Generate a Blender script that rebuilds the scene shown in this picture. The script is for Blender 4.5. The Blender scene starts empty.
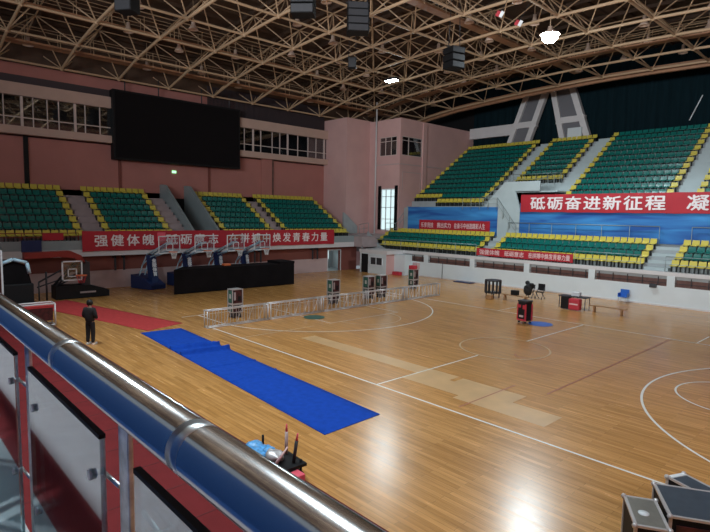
import bpy, bmesh, math, random
from mathutils import Vector, Matrix
random.seed(7)
C = bpy.context.scene.collection
S = bpy.context.scene
PI = math.pi

# ------------------------------------------------------------------ camera
cam_d = bpy.data.cameras.new('camera')
cam_d.sensor_fit = 'HORIZONTAL'; cam_d.sensor_width = 36.0; cam_d.lens = 530.384 * 36.0 / 710.0
cam_d.clip_start = 0.05; cam_d.clip_end = 300
cam = bpy.data.objects.new('camera', cam_d); C.objects.link(cam)
CAM = Vector((11.508, -11.747, 5.363))
RT = Vector((0.68028443, 0.73272031, 0.01827676))
UP = Vector((-0.08262862, 0.05189075, 0.99522855))
FW = Vector((-0.72827578, 0.67854867, -0.09584413))
mw = Matrix((RT, UP, -FW)).transposed().to_4x4(); mw.translation = CAM
cam.matrix_world = mw
S.camera = cam

# ------------------------------------------------------------------ view, world, daylight
S.view_settings.view_transform = 'Standard'
S.view_settings.look = 'None'
S.view_settings.gamma = 1.0
S.view_settings.use_curve_mapping = False
S.view_settings.exposure = 0.80
w = bpy.data.worlds.new('daylight'); S.world = w; w.use_nodes = True
bg = w.node_tree.nodes['Background']
bg.inputs['Color'].default_value = (0.80, 0.90, 1.0, 1)
bg.inputs['Strength'].default_value = 0.16

def area(name, loc, target, sx, sy, power, col):
    d = bpy.data.lights.new(name, 'AREA'); d.shape = 'RECTANGLE'; d.size = sx; d.size_y = sy
    d.energy = power; d.color = col; d.spread = math.radians(120)
    o = bpy.data.objects.new(name, d); C.objects.link(o); o.location = loc
    o.rotation_euler = (Vector(target) - Vector(loc)).to_track_quat('-Z', 'Y').to_euler()
    return o
# area light added as daylight fill from the unseen near side of the hall
area('window_daylight_near', (6, -24, 10.5), (3, 24, 4), 24, 5, 6200, (0.90, 0.96, 1.0))

# ------------------------------------------------------------------ materials
def mat(name, col, rough=0.6, metal=0.0, var=0.0, scale=4.0, spec=0.5, coat=0.0, bump=0.0, stretch=(1, 1, 1)):
    m = bpy.data.materials.new(name); m.use_nodes = True
    nt = m.node_tree; b = nt.nodes['Principled BSDF']
    b.inputs['Base Color'].default_value = (*col, 1)
    b.inputs['Roughness'].default_value = rough
    b.inputs['Metallic'].default_value = metal
    b.inputs['Specular IOR Level'].default_value = spec
    b.inputs['Coat Weight'].default_value = coat
    if var > 0 or bump > 0:
        tc = nt.nodes.new('ShaderNodeTexCoord'); mp = nt.nodes.new('ShaderNodeMapping')
        mp.inputs['Scale'].default_value = stretch
        nz = nt.nodes.new('ShaderNodeTexNoise'); nz.inputs['Scale'].default_value = scale; nz.inputs['Detail'].default_value = 4
        nt.links.new(tc.outputs['Object'], mp.inputs['Vector']); nt.links.new(mp.outputs['Vector'], nz.inputs['Vector'])
        if var > 0:
            rp = nt.nodes.new('ShaderNodeValToRGB')
            rp.color_ramp.elements[0].position = 0.3; rp.color_ramp.elements[1].position = 0.7
            rp.color_ramp.elements[0].color = tuple(max(0, c * (1 - var)) for c in col) + (1,)
            rp.color_ramp.elements[1].color = tuple(min(1, c * (1 + var)) for c in col) + (1,)
            nt.links.new(nz.outputs['Fac'], rp.inputs['Fac']); nt.links.new(rp.outputs['Color'], b.inputs['Base Color'])
        if bump > 0:
            bp = nt.nodes.new('ShaderNodeBump'); bp.inputs['Strength'].default_value = bump
            nt.links.new(nz.outputs['Fac'], bp.inputs['Height']); nt.links.new(bp.outputs['Normal'], b.inputs['Normal'])
    return m

def emit(name, col, strength):
    m = bpy.data.materials.new(name); m.use_nodes = True; nt = m.node_tree
    for n in list(nt.nodes): nt.nodes.remove(n)
    e = nt.nodes.new('ShaderNodeEmission'); e.inputs['Color'].default_value = (*col, 1); e.inputs['Strength'].default_value = strength
    o = nt.nodes.new('ShaderNodeOutputMaterial'); nt.links.new(e.outputs[0], o.inputs[0])
    return m

def glass(name, tint, refl, rough=0.02):
    m = bpy.data.materials.new(name); m.use_nodes = True; nt = m.node_tree
    for n in list(nt.nodes): nt.nodes.remove(n)
    t = nt.nodes.new('ShaderNodeBsdfTransparent'); t.inputs['Color'].default_value = (*tint, 1)
    g = nt.nodes.new('ShaderNodeBsdfGlossy'); g.inputs['Roughness'].default_value = rough; g.inputs['Color'].default_value = (0.9, 0.97, 1, 1)
    lw = nt.nodes.new('ShaderNodeLayerWeight'); lw.inputs['Blend'].default_value = 0.5
    fr = nt.nodes.new('ShaderNodeMath'); fr.operation = 'POWER'; fr.inputs[1].default_value = 5.0
    nt.links.new(lw.outputs['Facing'], fr.inputs[0])
    ad = nt.nodes.new('ShaderNodeMath'); ad.operation = 'ADD'; ad.use_clamp = True; ad.inputs[1].default_value = refl + 0.04
    mx = nt.nodes.new('ShaderNodeMixShader'); o = nt.nodes.new('ShaderNodeOutputMaterial')
    nt.links.new(fr.outputs[0], ad.inputs[0]); nt.links.new(ad.outputs[0], mx.inputs[0])
    nt.links.new(t.outputs[0], mx.inputs[1]); nt.links.new(g.outputs[0], mx.inputs[2]); nt.links.new(mx.outputs[0], o.inputs[0])
    return m

def wood_floor():
    m = bpy.data.materials.new('maple_floor'); m.use_nodes = True; nt = m.node_tree; b = nt.nodes['Principled BSDF']
    tc = nt.nodes.new('ShaderNodeTexCoord')
    br = nt.nodes.new('ShaderNodeTexBrick')
    br.inputs['Scale'].default_value = 1.0
    br.inputs['Brick Width'].default_value = 1.6; br.inputs['Row Height'].default_value = 0.13
    br.inputs['Mortar Size'].default_value = 0.004; br.inputs['Mortar Smooth'].default_value = 0.3
    br.inputs['Color1'].default_value = (0.66, 0.345, 0.115, 1); br.inputs['Color2'].default_value = (0.50, 0.245, 0.072, 1)
    br.inputs['Mortar'].default_value = (0.30, 0.16, 0.06, 1)
    nt.links.new(tc.outputs['Object'], br.inputs['Vector'])
    mp = nt.nodes.new('ShaderNodeMapping'); mp.inputs['Scale'].default_value = (0.35, 5.0, 1)
    nz = nt.nodes.new('ShaderNodeTexNoise'); nz.inputs['Scale'].default_value = 1.6; nz.inputs['Detail'].default_value = 6; nz.inputs['Roughness'].default_value = 0.65
    nt.links.new(tc.outputs['Object'], mp.inputs['Vector']); nt.links.new(mp.outputs['Vector'], nz.inputs['Vector'])
    rp = nt.nodes.new('ShaderNodeValToRGB'); rp.color_ramp.elements[0].position = 0.32; rp.color_ramp.elements[1].position = 0.7
    rp.color_ramp.elements[0].color = (0.66, 0.62, 0.58, 1); rp.color_ramp.elements[1].color = (1.18, 1.15, 1.1, 1)
    nt.links.new(nz.outputs['Fac'], rp.inputs['Fac'])
    mu = nt.nodes.new('ShaderNodeMix'); mu.data_type = 'RGBA'; mu.blend_type = 'MULTIPLY'; mu.inputs[0].default_value = 0.85
    nt.links.new(br.outputs['Color'], mu.inputs[6]); nt.links.new(rp.outputs['Color'], mu.inputs[7])
    nt.links.new(mu.outputs[2], b.inputs['Base Color'])
    rr = nt.nodes.new('ShaderNodeMapRange'); rr.inputs['To Min'].default_value = 0.18; rr.inputs['To Max'].default_value = 0.32
    nt.links.new(nz.outputs['Fac'], rr.inputs['Value']); nt.links.new(rr.outputs['Result'], b.inputs['Roughness'])
    b.inputs['Specular IOR Level'].default_value = 0.55
    bp = nt.nodes.new('ShaderNodeBump'); bp.inputs['Strength'].default_value = 0.035; bp.inputs['Distance'].default_value = 0.02
    nt.links.new(br.outputs['Fac'], bp.inputs['Height']); nt.links.new(bp.outputs['Normal'], b.inputs['Normal'])
    return m

M = {}
M['floor'] = wood_floor()
M['line'] = mat('white_line_paint', (0.80, 0.78, 0.72), 0.3)
M['line_worn'] = mat('worn_line_paint', (0.63, 0.45, 0.26), 0.3)
M['line_red'] = mat('red_line_paint', (0.36, 0.10, 0.05), 0.35)
M['patch'] = mat('pale_worn_lacquer', (0.60, 0.375, 0.18), 0.28, var=0.1, scale=1.5)
M['pink'] = mat('pink_plaster', (0.60, 0.37, 0.35), 0.85, var=0.05, scale=0.6)
M['pink_dark'] = mat('pink_render', (0.42, 0.175, 0.15), 0.85, var=0.06, scale=0.6)
M['red_wall'] = mat('brick_red_paint', (0.20, 0.06, 0.045), 0.8, var=0.08, scale=1)
M['dado'] = mat('pink_grey_dado', (0.50, 0.37, 0.36), 0.7, var=0.05, scale=1)
M['band'] = mat('beige_lintel_paint', (0.50, 0.35, 0.29), 0.8, var=0.04, scale=1)
M['white_wall'] = mat('pale_blue_white_paint', (0.62, 0.68, 0.70), 0.6, var=0.03, scale=1)
M['fascia'] = mat('off_white_fascia_paint', (0.62, 0.60, 0.60), 0.7, var=0.04, scale=1)
M['brown'] = mat('brown_recess_boards', (0.17, 0.085, 0.07), 0.7, var=0.2, scale=3)
M['conc'] = mat('grey_concrete', (0.34, 0.37, 0.38), 0.8, var=0.08, scale=1.5)
M['conc_pink'] = mat('rosy_grey_concrete', (0.36, 0.29, 0.29), 0.8, var=0.08, scale=1.5)
M['aisle'] = mat('pale_blue_grey_steps', (0.42, 0.49, 0.50), 0.75, var=0.05, scale=1.5)
M['parapet'] = mat('glossy_grey_green_paint', (0.26, 0.31, 0.32), 0.28, var=0.05, scale=1)
M['seat_green'] = mat('green_plastic', (0.002, 0.135, 0.112), 0.3)
M['seat_yellow'] = mat('yellow_plastic', (0.60, 0.50, 0.07), 0.42)
M['seat_leg'] = mat('dark_seat_bracket', (0.04, 0.045, 0.045), 0.6)
M['red_cloth'] = mat('red_banner_cloth', (0.42, 0.013, 0.026), 0.65, var=0.1, scale=0.8, bump=0.05)
M['letter'] = mat('white_banner_lettering', (0.80, 0.72, 0.72), 0.6)
M['letter_pink'] = mat('pale_pink_lettering', (0.78, 0.55, 0.55), 0.6)
M['curtain'] = mat('dark_teal_curtain', (0.004, 0.014, 0.019), 0.9, var=0.2, scale=2, stretch=(3, 1, 0.2), spec=0.1)
M['steel'] = mat('cream_painted_steel', (0.46, 0.31, 0.19), 0.6)
M['deck'] = mat('brown_roof_sheet', (0.085, 0.048, 0.03), 0.7, var=0.25, scale=1.0)
M['catwalk'] = mat('rust_brown_paint', (0.34, 0.17, 0.09), 0.6, var=0.15, scale=2)
M['black'] = mat('matt_black', (0.008, 0.008, 0.009), 0.65, spec=0.25)
M['black_cloth'] = mat('black_cloth', (0.008, 0.007, 0.008), 0.9, var=0.3, scale=1, spec=0.1)
M['screen'] = mat('unlit_led_screen', (0.006, 0.005, 0.006), 0.75, spec=0.15)
M['chrome'] = mat('polished_stainless', (0.62, 0.64, 0.66), 0.16, metal=1.0)
M['chrome_worn'] = mat('worn_chrome', (0.55, 0.58, 0.60), 0.28, metal=1.0, var=0.35, scale=25)
M['joint'] = mat('brushed_sleeve', (0.60, 0.63, 0.65), 0.30, metal=1.0)
M['alu'] = mat('aluminium', (0.56, 0.53, 0.53), 0.4, metal=0.5)
M['white_metal'] = mat('white_painted_metal', (0.70, 0.73, 0.75), 0.4)
M['pale_blue'] = mat('pale_blue_metal', (0.42, 0.62, 0.74), 0.4)
M['navy'] = mat('navy_padding', (0.008, 0.024, 0.10), 0.5)
M['blue_carpet'] = mat('blue_carpet', (0.010, 0.062, 0.40), 0.95, var=0.12, scale=5, spec=0.1)
M['red_carpet'] = mat('red_carpet', (0.48, 0.055, 0.055), 0.95, var=0.1, scale=5, spec=0.1)
M['red_mat'] = mat('deep_red_mat', (0.15, 0.013, 0.015), 0.8, var=0.1, scale=2, spec=0.2)
M['seam'] = mat('dark_mat_seam', (0.10, 0.01, 0.012), 0.9)
M['hoop_red'] = mat('dull_red_paint', (0.26, 0.025, 0.018), 0.5)
M['orange'] = mat('orange_rim_paint', (0.75, 0.18, 0.06), 0.5)
M['net'] = mat('white_net_cord', (0.75, 0.75, 0.74), 0.8)
M['steel_blue'] = mat('blue_grey_metal', (0.16, 0.27, 0.34), 0.5)
M['board_glass'] = glass('clear_backboard', (0.86, 0.88, 0.9), 0.02)
M['case_green'] = mat('green_front_panel', (0.02, 0.09, 0.065), 0.5, var=0.4, scale=6)
M['case_red'] = mat('dark_red_front_panel', (0.055, 0.009, 0.010), 0.5, var=0.6, scale=8)
M['red_bag'] = mat('red_nylon', (0.50, 0.03, 0.05), 0.6)
M['blue_plastic'] = mat('blue_plastic', (0.02, 0.13, 0.50), 0.4)
M['sky_plastic'] = mat('sky_blue_sheet', (0.10, 0.36, 0.72), 0.4, var=0.4, scale=12)
M['pink_sheet'] = mat('pink_red_sheet', (0.78, 0.10, 0.15), 0.6)
M['pane'] = glass('window_pane', (0.60, 0.62, 0.64), 0.10)
M['rail_glass'] = glass('guard_glass', (0.55, 0.68, 0.70), 0.30, 0.03)
M['dark_room'] = mat('dim_room_paint', (0.20, 0.13, 0.11), 0.8, var=0.2, scale=1)
M['charcoal'] = mat('charcoal_frame', (0.03, 0.03, 0.035), 0.5)
M['mullion'] = mat('pinkish_white_mullion', (0.58, 0.47, 0.43), 0.5)
M['louvre'] = mat('dark_louvre', (0.055, 0.04, 0.045), 0.6)
M['bell'] = mat('dusty_lamp_bell', (0.60, 0.44, 0.35), 0.45)
M['rail_metal'] = mat('grey_green_railing', (0.28, 0.33, 0.33), 0.4, metal=0.3)
M['grey_panel'] = mat('grey_infill_panel', (0.15, 0.15, 0.165), 0.6)
M['skin'] = mat('skin', (0.45, 0.28, 0.20), 0.6)
M['coat'] = mat('black_jacket', (0.010, 0.010, 0.011), 0.8, var=0.3, scale=8)
M['trouser'] = mat('black_trousers', (0.012, 0.011, 0.012), 0.85)
M['hair'] = mat('black_hair', (0.008, 0.007, 0.006), 0.5)
M['shoe'] = mat('white_trainer', (0.75, 0.73, 0.70), 0.5)
M['case_top'] = mat('slate_case_lid', (0.045, 0.06, 0.08), 0.35, var=0.15, scale=6)
M['case_grey'] = mat('brushed_grey_lid', (0.30, 0.29, 0.26), 0.28, metal=0.5, var=0.1, scale=6)
M['blue_deck'] = mat('blue_deck_carpet', (0.010, 0.055, 0.19), 0.9)
M['pale_deck'] = mat('pale_rosy_terrazzo', (0.42, 0.37, 0.37), 0.5, var=0.06, scale=6)
M['day'] = emit('overcast_daylight', (0.72, 0.92, 0.95), 0.62)
M['lamp_on'] = emit('lit_lamp_glass', (0.80, 0.95, 1.0), 42)
M['exit'] = emit('green_exit_light', (0.35, 1.0, 0.45), 1.2)
M['wood'] = mat('plain_bench_wood', (0.36, 0.20, 0.09), 0.6, var=0.15, scale=4)

def banner_blue():
    m = bpy.data.materials.new('blue_printed_cloth'); m.use_nodes = True; nt = m.node_tree; b = nt.nodes['Principled BSDF']
    tc = nt.nodes.new('ShaderNodeTexCoord'); mp = nt.nodes.new('ShaderNodeMapping'); mp.inputs['Scale'].default_value = (0.16, 1, 1.1); mp.inputs['Rotation'].default_value = (0, 0.06, 0)
    nz = nt.nodes.new('ShaderNodeTexNoise'); nz.inputs['Scale'].default_value = 1.3; nz.inputs['Detail'].default_value = 2; nz.inputs['Distortion'].default_value = 0.6
    rp = nt.nodes.new('ShaderNodeValToRGB')
    rp.color_ramp.elements[0].position = 0.38; rp.color_ramp.elements[0].color = (0.012, 0.085, 0.33, 1)
    rp.color_ramp.elements[1].position = 0.72; rp.color_ramp.elements[1].color = (0.05, 0.30, 0.66, 1)
    nt.links.new(tc.outputs['Object'], mp.inputs['Vector']); nt.links.new(mp.outputs['Vector'], nz.inputs['Vector'])
    nt.links.new(nz.outputs['Fac'], rp.inputs['Fac']); nt.links.new(rp.outputs['Color'], b.inputs['Base Color'])
    b.inputs['Roughness'].default_value = 0.7
    return m
M['blue_banner'] = banner_blue()

# ------------------------------------------------------------------ mesh helpers
class MB:
    def __init__(s): s.v = []; s.f = []; s.mi = []; s.sm = []
    def add(s, vs, fs, mi=0, smooth=False):
        n = len(s.v); s.v += [Vector(p) for p in vs]
        for f in fs: s.f.append([n + i for i in f]); s.mi.append(mi); s.sm.append(smooth)
        return s
    def box(s, x0, x1, y0, y1, z0, z1, mi=0, rot=0.0, bev=0.0):
        if bev > 0:
            bm = bmesh.new(); bmesh.ops.create_cube(bm, size=1)
            for v in bm.verts: v.co = Vector((x0 + (v.co.x + .5) * (x1 - x0), y0 + (v.co.y + .5) * (y1 - y0), z0 + (v.co.z + .5) * (z1 - z0)))
            bmesh.ops.bevel(bm, geom=list(bm.edges), offset=bev, segments=2, affect='EDGES', profile=0.6)
            bm.verts.index_update()
            s.add([v.co.copy() for v in bm.verts], [[v.index for v in f.verts] for f in bm.faces], mi); bm.free(); return s
        vs = [(x0, y0, z0), (x1, y0, z0), (x1, y1, z0), (x0, y1, z0), (x0, y0, z1), (x1, y0, z1), (x1, y1, z1), (x0, y1, z1)]
        if rot:
            cx, cy = (x0 + x1) / 2, (y0 + y1) / 2; c, n = math.cos(rot), math.sin(rot)
            vs = [(cx + (x - cx) * c - (y - cy) * n, cy + (x - cx) * n + (y - cy) * c, z) for x, y, z in vs]
        return s.add(vs, [(0, 3, 2, 1), (4, 5, 6, 7), (0, 1, 5, 4), (1, 2, 6, 5), (2, 3, 7, 6), (3, 0, 4, 7)], mi)
    def tube(s, p, q, r, n=8, mi=0, r2=None, cap=True):
        p = Vector(p); q = Vector(q); d = (q - p)
        if d.length < 1e-6: return s
        d.normalize(); a = d.orthogonal().normalized(); b = d.cross(a); r2 = r if r2 is None else r2
        vs = [p + (a * math.cos(2 * PI * i / n) + b * math.sin(2 * PI * i / n)) * r for i in range(n)] + \
             [q + (a * math.cos(2 * PI * i / n) + b * math.sin(2 * PI * i / n)) * r2 for i in range(n)]
        s.add(vs, [(i, (i + 1) % n, n + (i + 1) % n, n + i) for i in range(n)], mi, n > 5)
        if cap:
            k = len(s.v) - 2 * n
            s.f += [[k + i for i in reversed(range(n))], [k + n + i for i in range(n)]]; s.mi += [mi, mi]; s.sm += [False, False]
        return s
    def path(s, pts, r, n=8, mi=0):
        for a, b in zip(pts, pts[1:]): s.tube(a, b, r, n, mi)
        return s
    def lathe(s, prof, c=(0, 0, 0), n=16, mi=0, smooth=True):
        vs = []; c = Vector(c)
        for r, z in prof: vs += [c + Vector((r * math.cos(2 * PI * i / n), r * math.sin(2 * PI * i / n), z)) for i in range(n)]
        fs = [(j * n + i, j * n + (i + 1) % n, (j + 1) * n + (i + 1) % n, (j + 1) * n + i) for j in range(len(prof) - 1) for i in range(n)]
        return s.add(vs, fs, mi, smooth)
    def prism(s, poly, axis, a, b, mi=0):
        # poly: 2-D outline; axis 'x','y','z' is the extrusion axis
        def P(u, v, t): return {'x': (t, u, v), 'y': (u, t, v), 'z': (u, v, t)}[axis]
        n = len(poly); vs = [P(u, v, a) for u, v in poly] + [P(u, v, b) for u, v in poly]
        fs = [tuple(range(n)), tuple(range(2 * n - 1, n - 1, -1))] + [(i, n + i, n + (i + 1) % n, (i + 1) % n) for i in range(n)]
        return s.add(vs, fs, mi)
    def build(s, name, mats, parent=None, local=False):
        me = bpy.data.meshes.new(name)
        inv = None
        if parent is not None and not local: inv = ROOT[parent.name].inverted()
        me.from_pydata([tuple(inv @ p) if inv else tuple(p) for p in s.v], [], s.f)
        for m in (mats if isinstance(mats, (list, tuple)) else [mats]): me.materials.append(m)
        for p, i, sm in zip(me.polygons, s.mi, s.sm): p.material_index = i; p.use_smooth = sm
        bm = bmesh.new(); bm.from_mesh(me); bmesh.ops.recalc_face_normals(bm, faces=bm.faces); bm.to_mesh(me); bm.free()
        me.update()
        o = bpy.data.objects.new(name, me); C.objects.link(o)
        if parent is not None: o.parent = parent; ROOT[o.name] = ROOT[parent.name]
        else: ROOT[o.name] = Matrix.Identity(4)
        return o
ROOT = {}

def tag(o, label=None, cat=None, group=None, kind=None):
    if label: o['label'] = label
    if cat: o['category'] = cat
    if group: o['group'] = group
    if kind: o['kind'] = kind
    return o
def thing(name, label, cat, loc=(0, 0, 0), rz=0.0, group=None, kind=None):
    o = bpy.data.objects.new(name, None); C.objects.link(o); o.location = loc; o.rotation_euler = (0, 0, rz); o.empty_display_size = 0.2
    ROOT[o.name] = Matrix.Translation(Vector(loc)) @ Matrix.Rotation(rz, 4, 'Z')
    return tag(o, label, cat, group, kind)
def struct(name, mb, mats, label=None, cat=None, parent=None):
    o = mb.build(name, mats, parent)
    if parent is None: tag(o, label, cat, None, 'structure')
    return o
def copy_thing(src, loc, rz, label):
    r = src.copy(); C.objects.link(r); r.location = loc; r.rotation_euler = (0, 0, rz); r['label'] = label
    for ch in list(src.children):
        c = ch.copy(); C.objects.link(c); c.parent = r
        for g in list(ch.children):
            d = g.copy(); C.objects.link(d); d.parent = c
    return r

ORD = ['zeroth', 'first', 'second', 'third', 'fourth', 'fifth', 'sixth', 'seventh', 'eighth', 'ninth', 'tenth', 'eleventh', 'twelfth', 'thirteenth', 'fourteenth', 'fifteenth', 'sixteenth', 'seventeenth', 'eighteenth', 'nineteenth', 'twentieth']
def ordn(i):
    if i < len(ORD): return ORD[i]
    return {1: '%dst', 2: '%dnd', 3: '%drd'}.get(i % 10 if i % 100 not in (11, 12, 13) else 0, '%dth') % i

def lettering(name, text, origin, u, v, height, width, m, parent, bold=0.022, depth=0.01, spacing=1.0):
    """text with its lower-left corner at origin, running along u with up v, fitted to width x height"""
    cu = bpy.data.curves.new(name, 'FONT'); cu.body = text; cu.resolution_u = 2; cu.space_character = spacing
    t = bpy.data.objects.new(name + '_tmp', cu); C.objects.link(t)
    dg = bpy.context.evaluated_depsgraph_get(); dg.update()
    me = bpy.data.meshes.new_from_object(t.evaluated_get(dg))
    bpy.data.objects.remove(t); bpy.data.curves.remove(cu)
    u = Vector(u).normalized(); v = Vector(v).normalized(); n = u.cross(v); og = Vector(origin)
    xs = [p.co.x for p in me.vertices]; ys = [p.co.y for p in me.vertices]
    x0, x1, y0, y1 = min(xs), max(xs), min(ys), max(ys)
    mb = MB(); fs = [tuple(p.vertices) for p in me.polygons]
    for k, (sx, sy) in enumerate(((0, 0), (-1, 0), (1, 0), (0, -.7), (0, .7))):   # overlaid strokes make the heavy face
        mb.add([og + u * ((p.co.x - x0) / (x1 - x0) * width + sx * bold * height) + v * ((p.co.y - y0) / (y1 - y0) * height + sy * bold * height) + n * (depth + k * .0015) for p in me.vertices], fs)
    bpy.data.meshes.remove(me)
    return mb.build(name, m, parent)

def project(p):
    d = Vector(p) - CAM; z = d.dot(FW)
    if z <= 0.1: return None
    return (355 + 530.384 * d.dot(RT) / z, 266 - 530.384 * d.dot(UP) / z, d.length)

# ================================================================== FLOOR
fl = MB().box(-27, 18, -10.3, 25.2, -0.3, 0.0)
floor = struct('floor', fl, M['floor'], 'glossy honey wood strip sports floor with white court lines', 'floor')

def flat_strip(mb, pts, wd, z=0.007, mi=0, closed=False):
    n = len(pts); P = [Vector((x, y, 0)) for x, y in pts]; L, R = [], []
    for i in range(n):
        a = P[i - 1] if (i > 0 or closed) else P[i]; b = P[(i + 1) % n] if (i < n - 1 or closed) else P[i]
        t = (b - a).normalized(); nn = Vector((-t.y, t.x, 0)) * wd / 2
        L.append(P[i] + nn + Vector((0, 0, z))); R.append(P[i] - nn + Vector((0, 0, z)))
    m = n if closed else n - 1
    mb.add(L + R, [(i, (i + 1) % n, n + (i + 1) % n, n + i) for i in range(m)], mi)
def arc(cx, cy, r, a0, a1, n=48): return [(cx + r * math.cos(a0 + (a1 - a0) * i / n), cy + r * math.sin(a0 + (a1 - a0) * i / n)) for i in range(n + 1)]
ln = MB()
flat_strip(ln, [(-11.4, 0), (13.9, 0)], 0.07)
flat_strip(ln, [(-14, 15), (14, 15)], 0.07)
flat_strip(ln, [(0, 0), (0, 5.6)], 0.06); flat_strip(ln, [(0, 9.3), (0, 15)], 0.07)
flat_strip(ln, [(-5, 15), (-5, 17)], 0.06); flat_strip(ln, [(5, 15), (5, 17)], 0.06)
al = math.acos(3.0 / 6.75) if False else math.asin(6.6 / 6.75)
flat_strip(ln, [(14, 0.9)] + arc(12.425, 7.5, 6.75, PI + al, PI - al, 64) + [(14, 14.1)], 0.07)
flat_strip(ln, [(-14, 14.1)] + arc(-12.425, 7.5, 6.75, al, -al, 64) + [(-14, 0.9)], 0.07)
flat_strip(ln, arc(8.2, 7.5, 1.8, PI / 2, PI * 1.5, 32), 0.06)
flat_strip(ln, [(-14, 0), (-14, 15)], 0.06); flat_strip(ln, [(14, 0), (14, 15)], 0.06)
flat_strip(ln, [(-14, 5.05), (-8.2, 5.05), (-8.2, 9.95), (-14, 9.95)], 0.06)
struct('court_lines', ln, M['line'], parent=floor)
lw = MB()
flat_strip(lw, arc(0, 7.5, 1.8, 0, 2 * PI, 64), 0.07); flat_strip(lw, arc(-8.2, 7.5, 1.8, -PI / 2, PI / 2, 32), 0.05)
flat_strip(lw, [(-8.2, 0.0), (-8.2, 4)], 0.05)
struct('worn_lines', lw, M['line_worn'], parent=floor)
lr = MB(); flat_strip(lr, [(4.0, 3.4), (4.0, 14.9)], 0.05, 0.0055); flat_strip(lr, [(2.9, 0.4), (2.9, 3.4)], 0.05, 0.006); flat_strip(lr, arc(1.2, 7.0, 0.35, PI, 1.7 * PI, 10), 0.05, 0.005)
struct('red_lines', lr, M['line_red'], parent=floor)
pt = MB(); zp = .0015
for x0, x1, y0, y1 in ((-6.6, 1.2, 2.0, 2.75), (0.0, 3.0, 1.2, 2.2), (2.3, 5.2, 0.9, 1.9), (1.4, 3.7, 1.9, 2.7)):
    zp += .0006; pt.add([(x0, y0, zp), (x1, y0, zp), (x1, y1, zp), (x0, y1, zp)], [(0, 1, 2, 3)])
struct('pale_patches', pt, M['patch'], parent=floor)

# ================================================================== WEST END (scoreboard wall)
wl = MB()
wl.box(-27.2, -26.9, -22, 20.5, 1.25, 2.3, 0); wl.box(-27.2, -26.88, -22, 20.5, 0, 1.25, 1)
wl.box(-27.2, -26.9, 22.05, 24.2, 0, 2.3, 0); wl.box(-27.2, -26.9, 20.5, 22.05, 1.95, 2.3, 0)
struct('wall_west', wl, [M['red_wall'], M['dado']], 'brick red and pink wall under the scoreboard end stand', 'wall')
d1 = thing('door_1', 'open lit doorway at the right end of the scoreboard wall', 'door', (-26.9, 21.3, 0), 0, None, 'structure')
MB().box(-26.95, -26.86, 20.42, 20.5, 0, 2.0).box(-26.95, -26.86, 22.05, 22.13, 0, 2.0).box(-26.95, -26.86, 20.42, 22.13, 1.95, 2.05).build('door_frame', M['white_metal'], d1)
MB().box(-29.6, -29.5, 19.5, 23.5, 0, 2.3).box(-29.5, -27.2, 23.3, 23.4, 0, 2.3).box(-29.5, -27.2, 19.5, 19.6, 0, 2.3).box(-29.6, -27, 19.5, 23.4, -0.3, 0).build('corridor', M['white_wall'], d1)
MB().box(-29.45, -29.4, 21.6, 22.7, 0.9, 1.9).build('bright_window', M['day'], d1)

uw = MB()
uw.box(-33.3, -33, -22, 24.9, 2.5, 10.6); uw.box(-33.3, -33.0, -22, 14.3, 14.75, 15.55)
uw.box(-33.3, -33, -22, 41.3, 15.56, 21.0, 1); uw.box(-33.3, -33.05, 14.3, 24.9, 14.7, 15.56, 1); uw.box(-33.3, -33, 24.9, 41.3, 14.9, 15.55, 1)
struct('wall_scoreboard', uw, [M['pink_dark'], M['deck']], 'dull pink upper end wall behind the scoreboard', 'wall')
for i, (y0, y1, dx, m) in enumerate(((17.0, 18.2, 0.12, 'pink_dark'), (-2.95, -2.65, 0.14, 'black'), (18.25, 18.4, 0.14, 'brown'), (11.4, 11.6, 0.10, 'red_wall'), (3.6, 3.8, 0.1, 'red_wall'))):
    struct('trim_%d' % (i + 1), MB().box(-33.0, -33.0 + dx, y0, y1, 4.0, 10.6), M[m], ['pink wall pilaster on the scoreboard wall', 'black drainpipe high on scoreboard wall far left', 'dark drainpipe beside the pilaster', 'thin dark wall joint right of scoreboard', 'thin dark wall joint below scoreboard'][i], 'trim')

# press box glazing strip
win = thing('window_1', 'long glazed gallery strip high on the scoreboard wall', 'window', (-32.6, 4, 10.6), 0, None, 'structure')
MB().box(-33.0, -32.35, -22, 24.9, 13.25, 14.1).box(-33.0, -32.35, -22, 24.9, 10.6, 11.15).build('beige_bands', M['band'], win)
mu = MB(); y = -21.0
k = 0
while y < 24.8:
    wdt = 0.16 if k % 4 == 0 else 0.06
    mu.box(-32.7, -32.58, y, y + wdt, 11.15, 13.25); y += random.choice((0.75, 1.05, 1.3, 0.9)); k += 1
mu.box(-32.68, -32.6, -22, 25.4, 11.75, 11.82)
mu.build('mullions', M['mullion'], win)
MB().box(-32.66, -32.64, -22, 25.4, 11.15, 13.25).build('glazing', M['pane'], win)
MB().box(-36.5, -36.4, -22, 25.4, 10.6, 14.1).box(-36.5, -33.0, -22, 25.4, 14.1, 14.2).box(-36.5, -33.0, -22, 25.4, 10.5, 10.6).box(-36.4, -33, 25.3, 25.4, 10.6, 14.1).build('gallery_room', M['dark_room'], win)
lv = MB(); lv.box(-33.04, -33.0, -22, 24.9, 14.1, 14.75); lv.box(-33.04, -33.0, 14.3, 24.9, 14.75, 16.6)
for i in range(100): lv.box(-33.0, -32.9, 11.4 + i * 0.135, 11.46 + i * 0.135, 14.1, 16.5)
struct('wall_louvre', lv, M['louvre'], 'dark ribbed louvre band above the gallery windows', 'wall')

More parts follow.
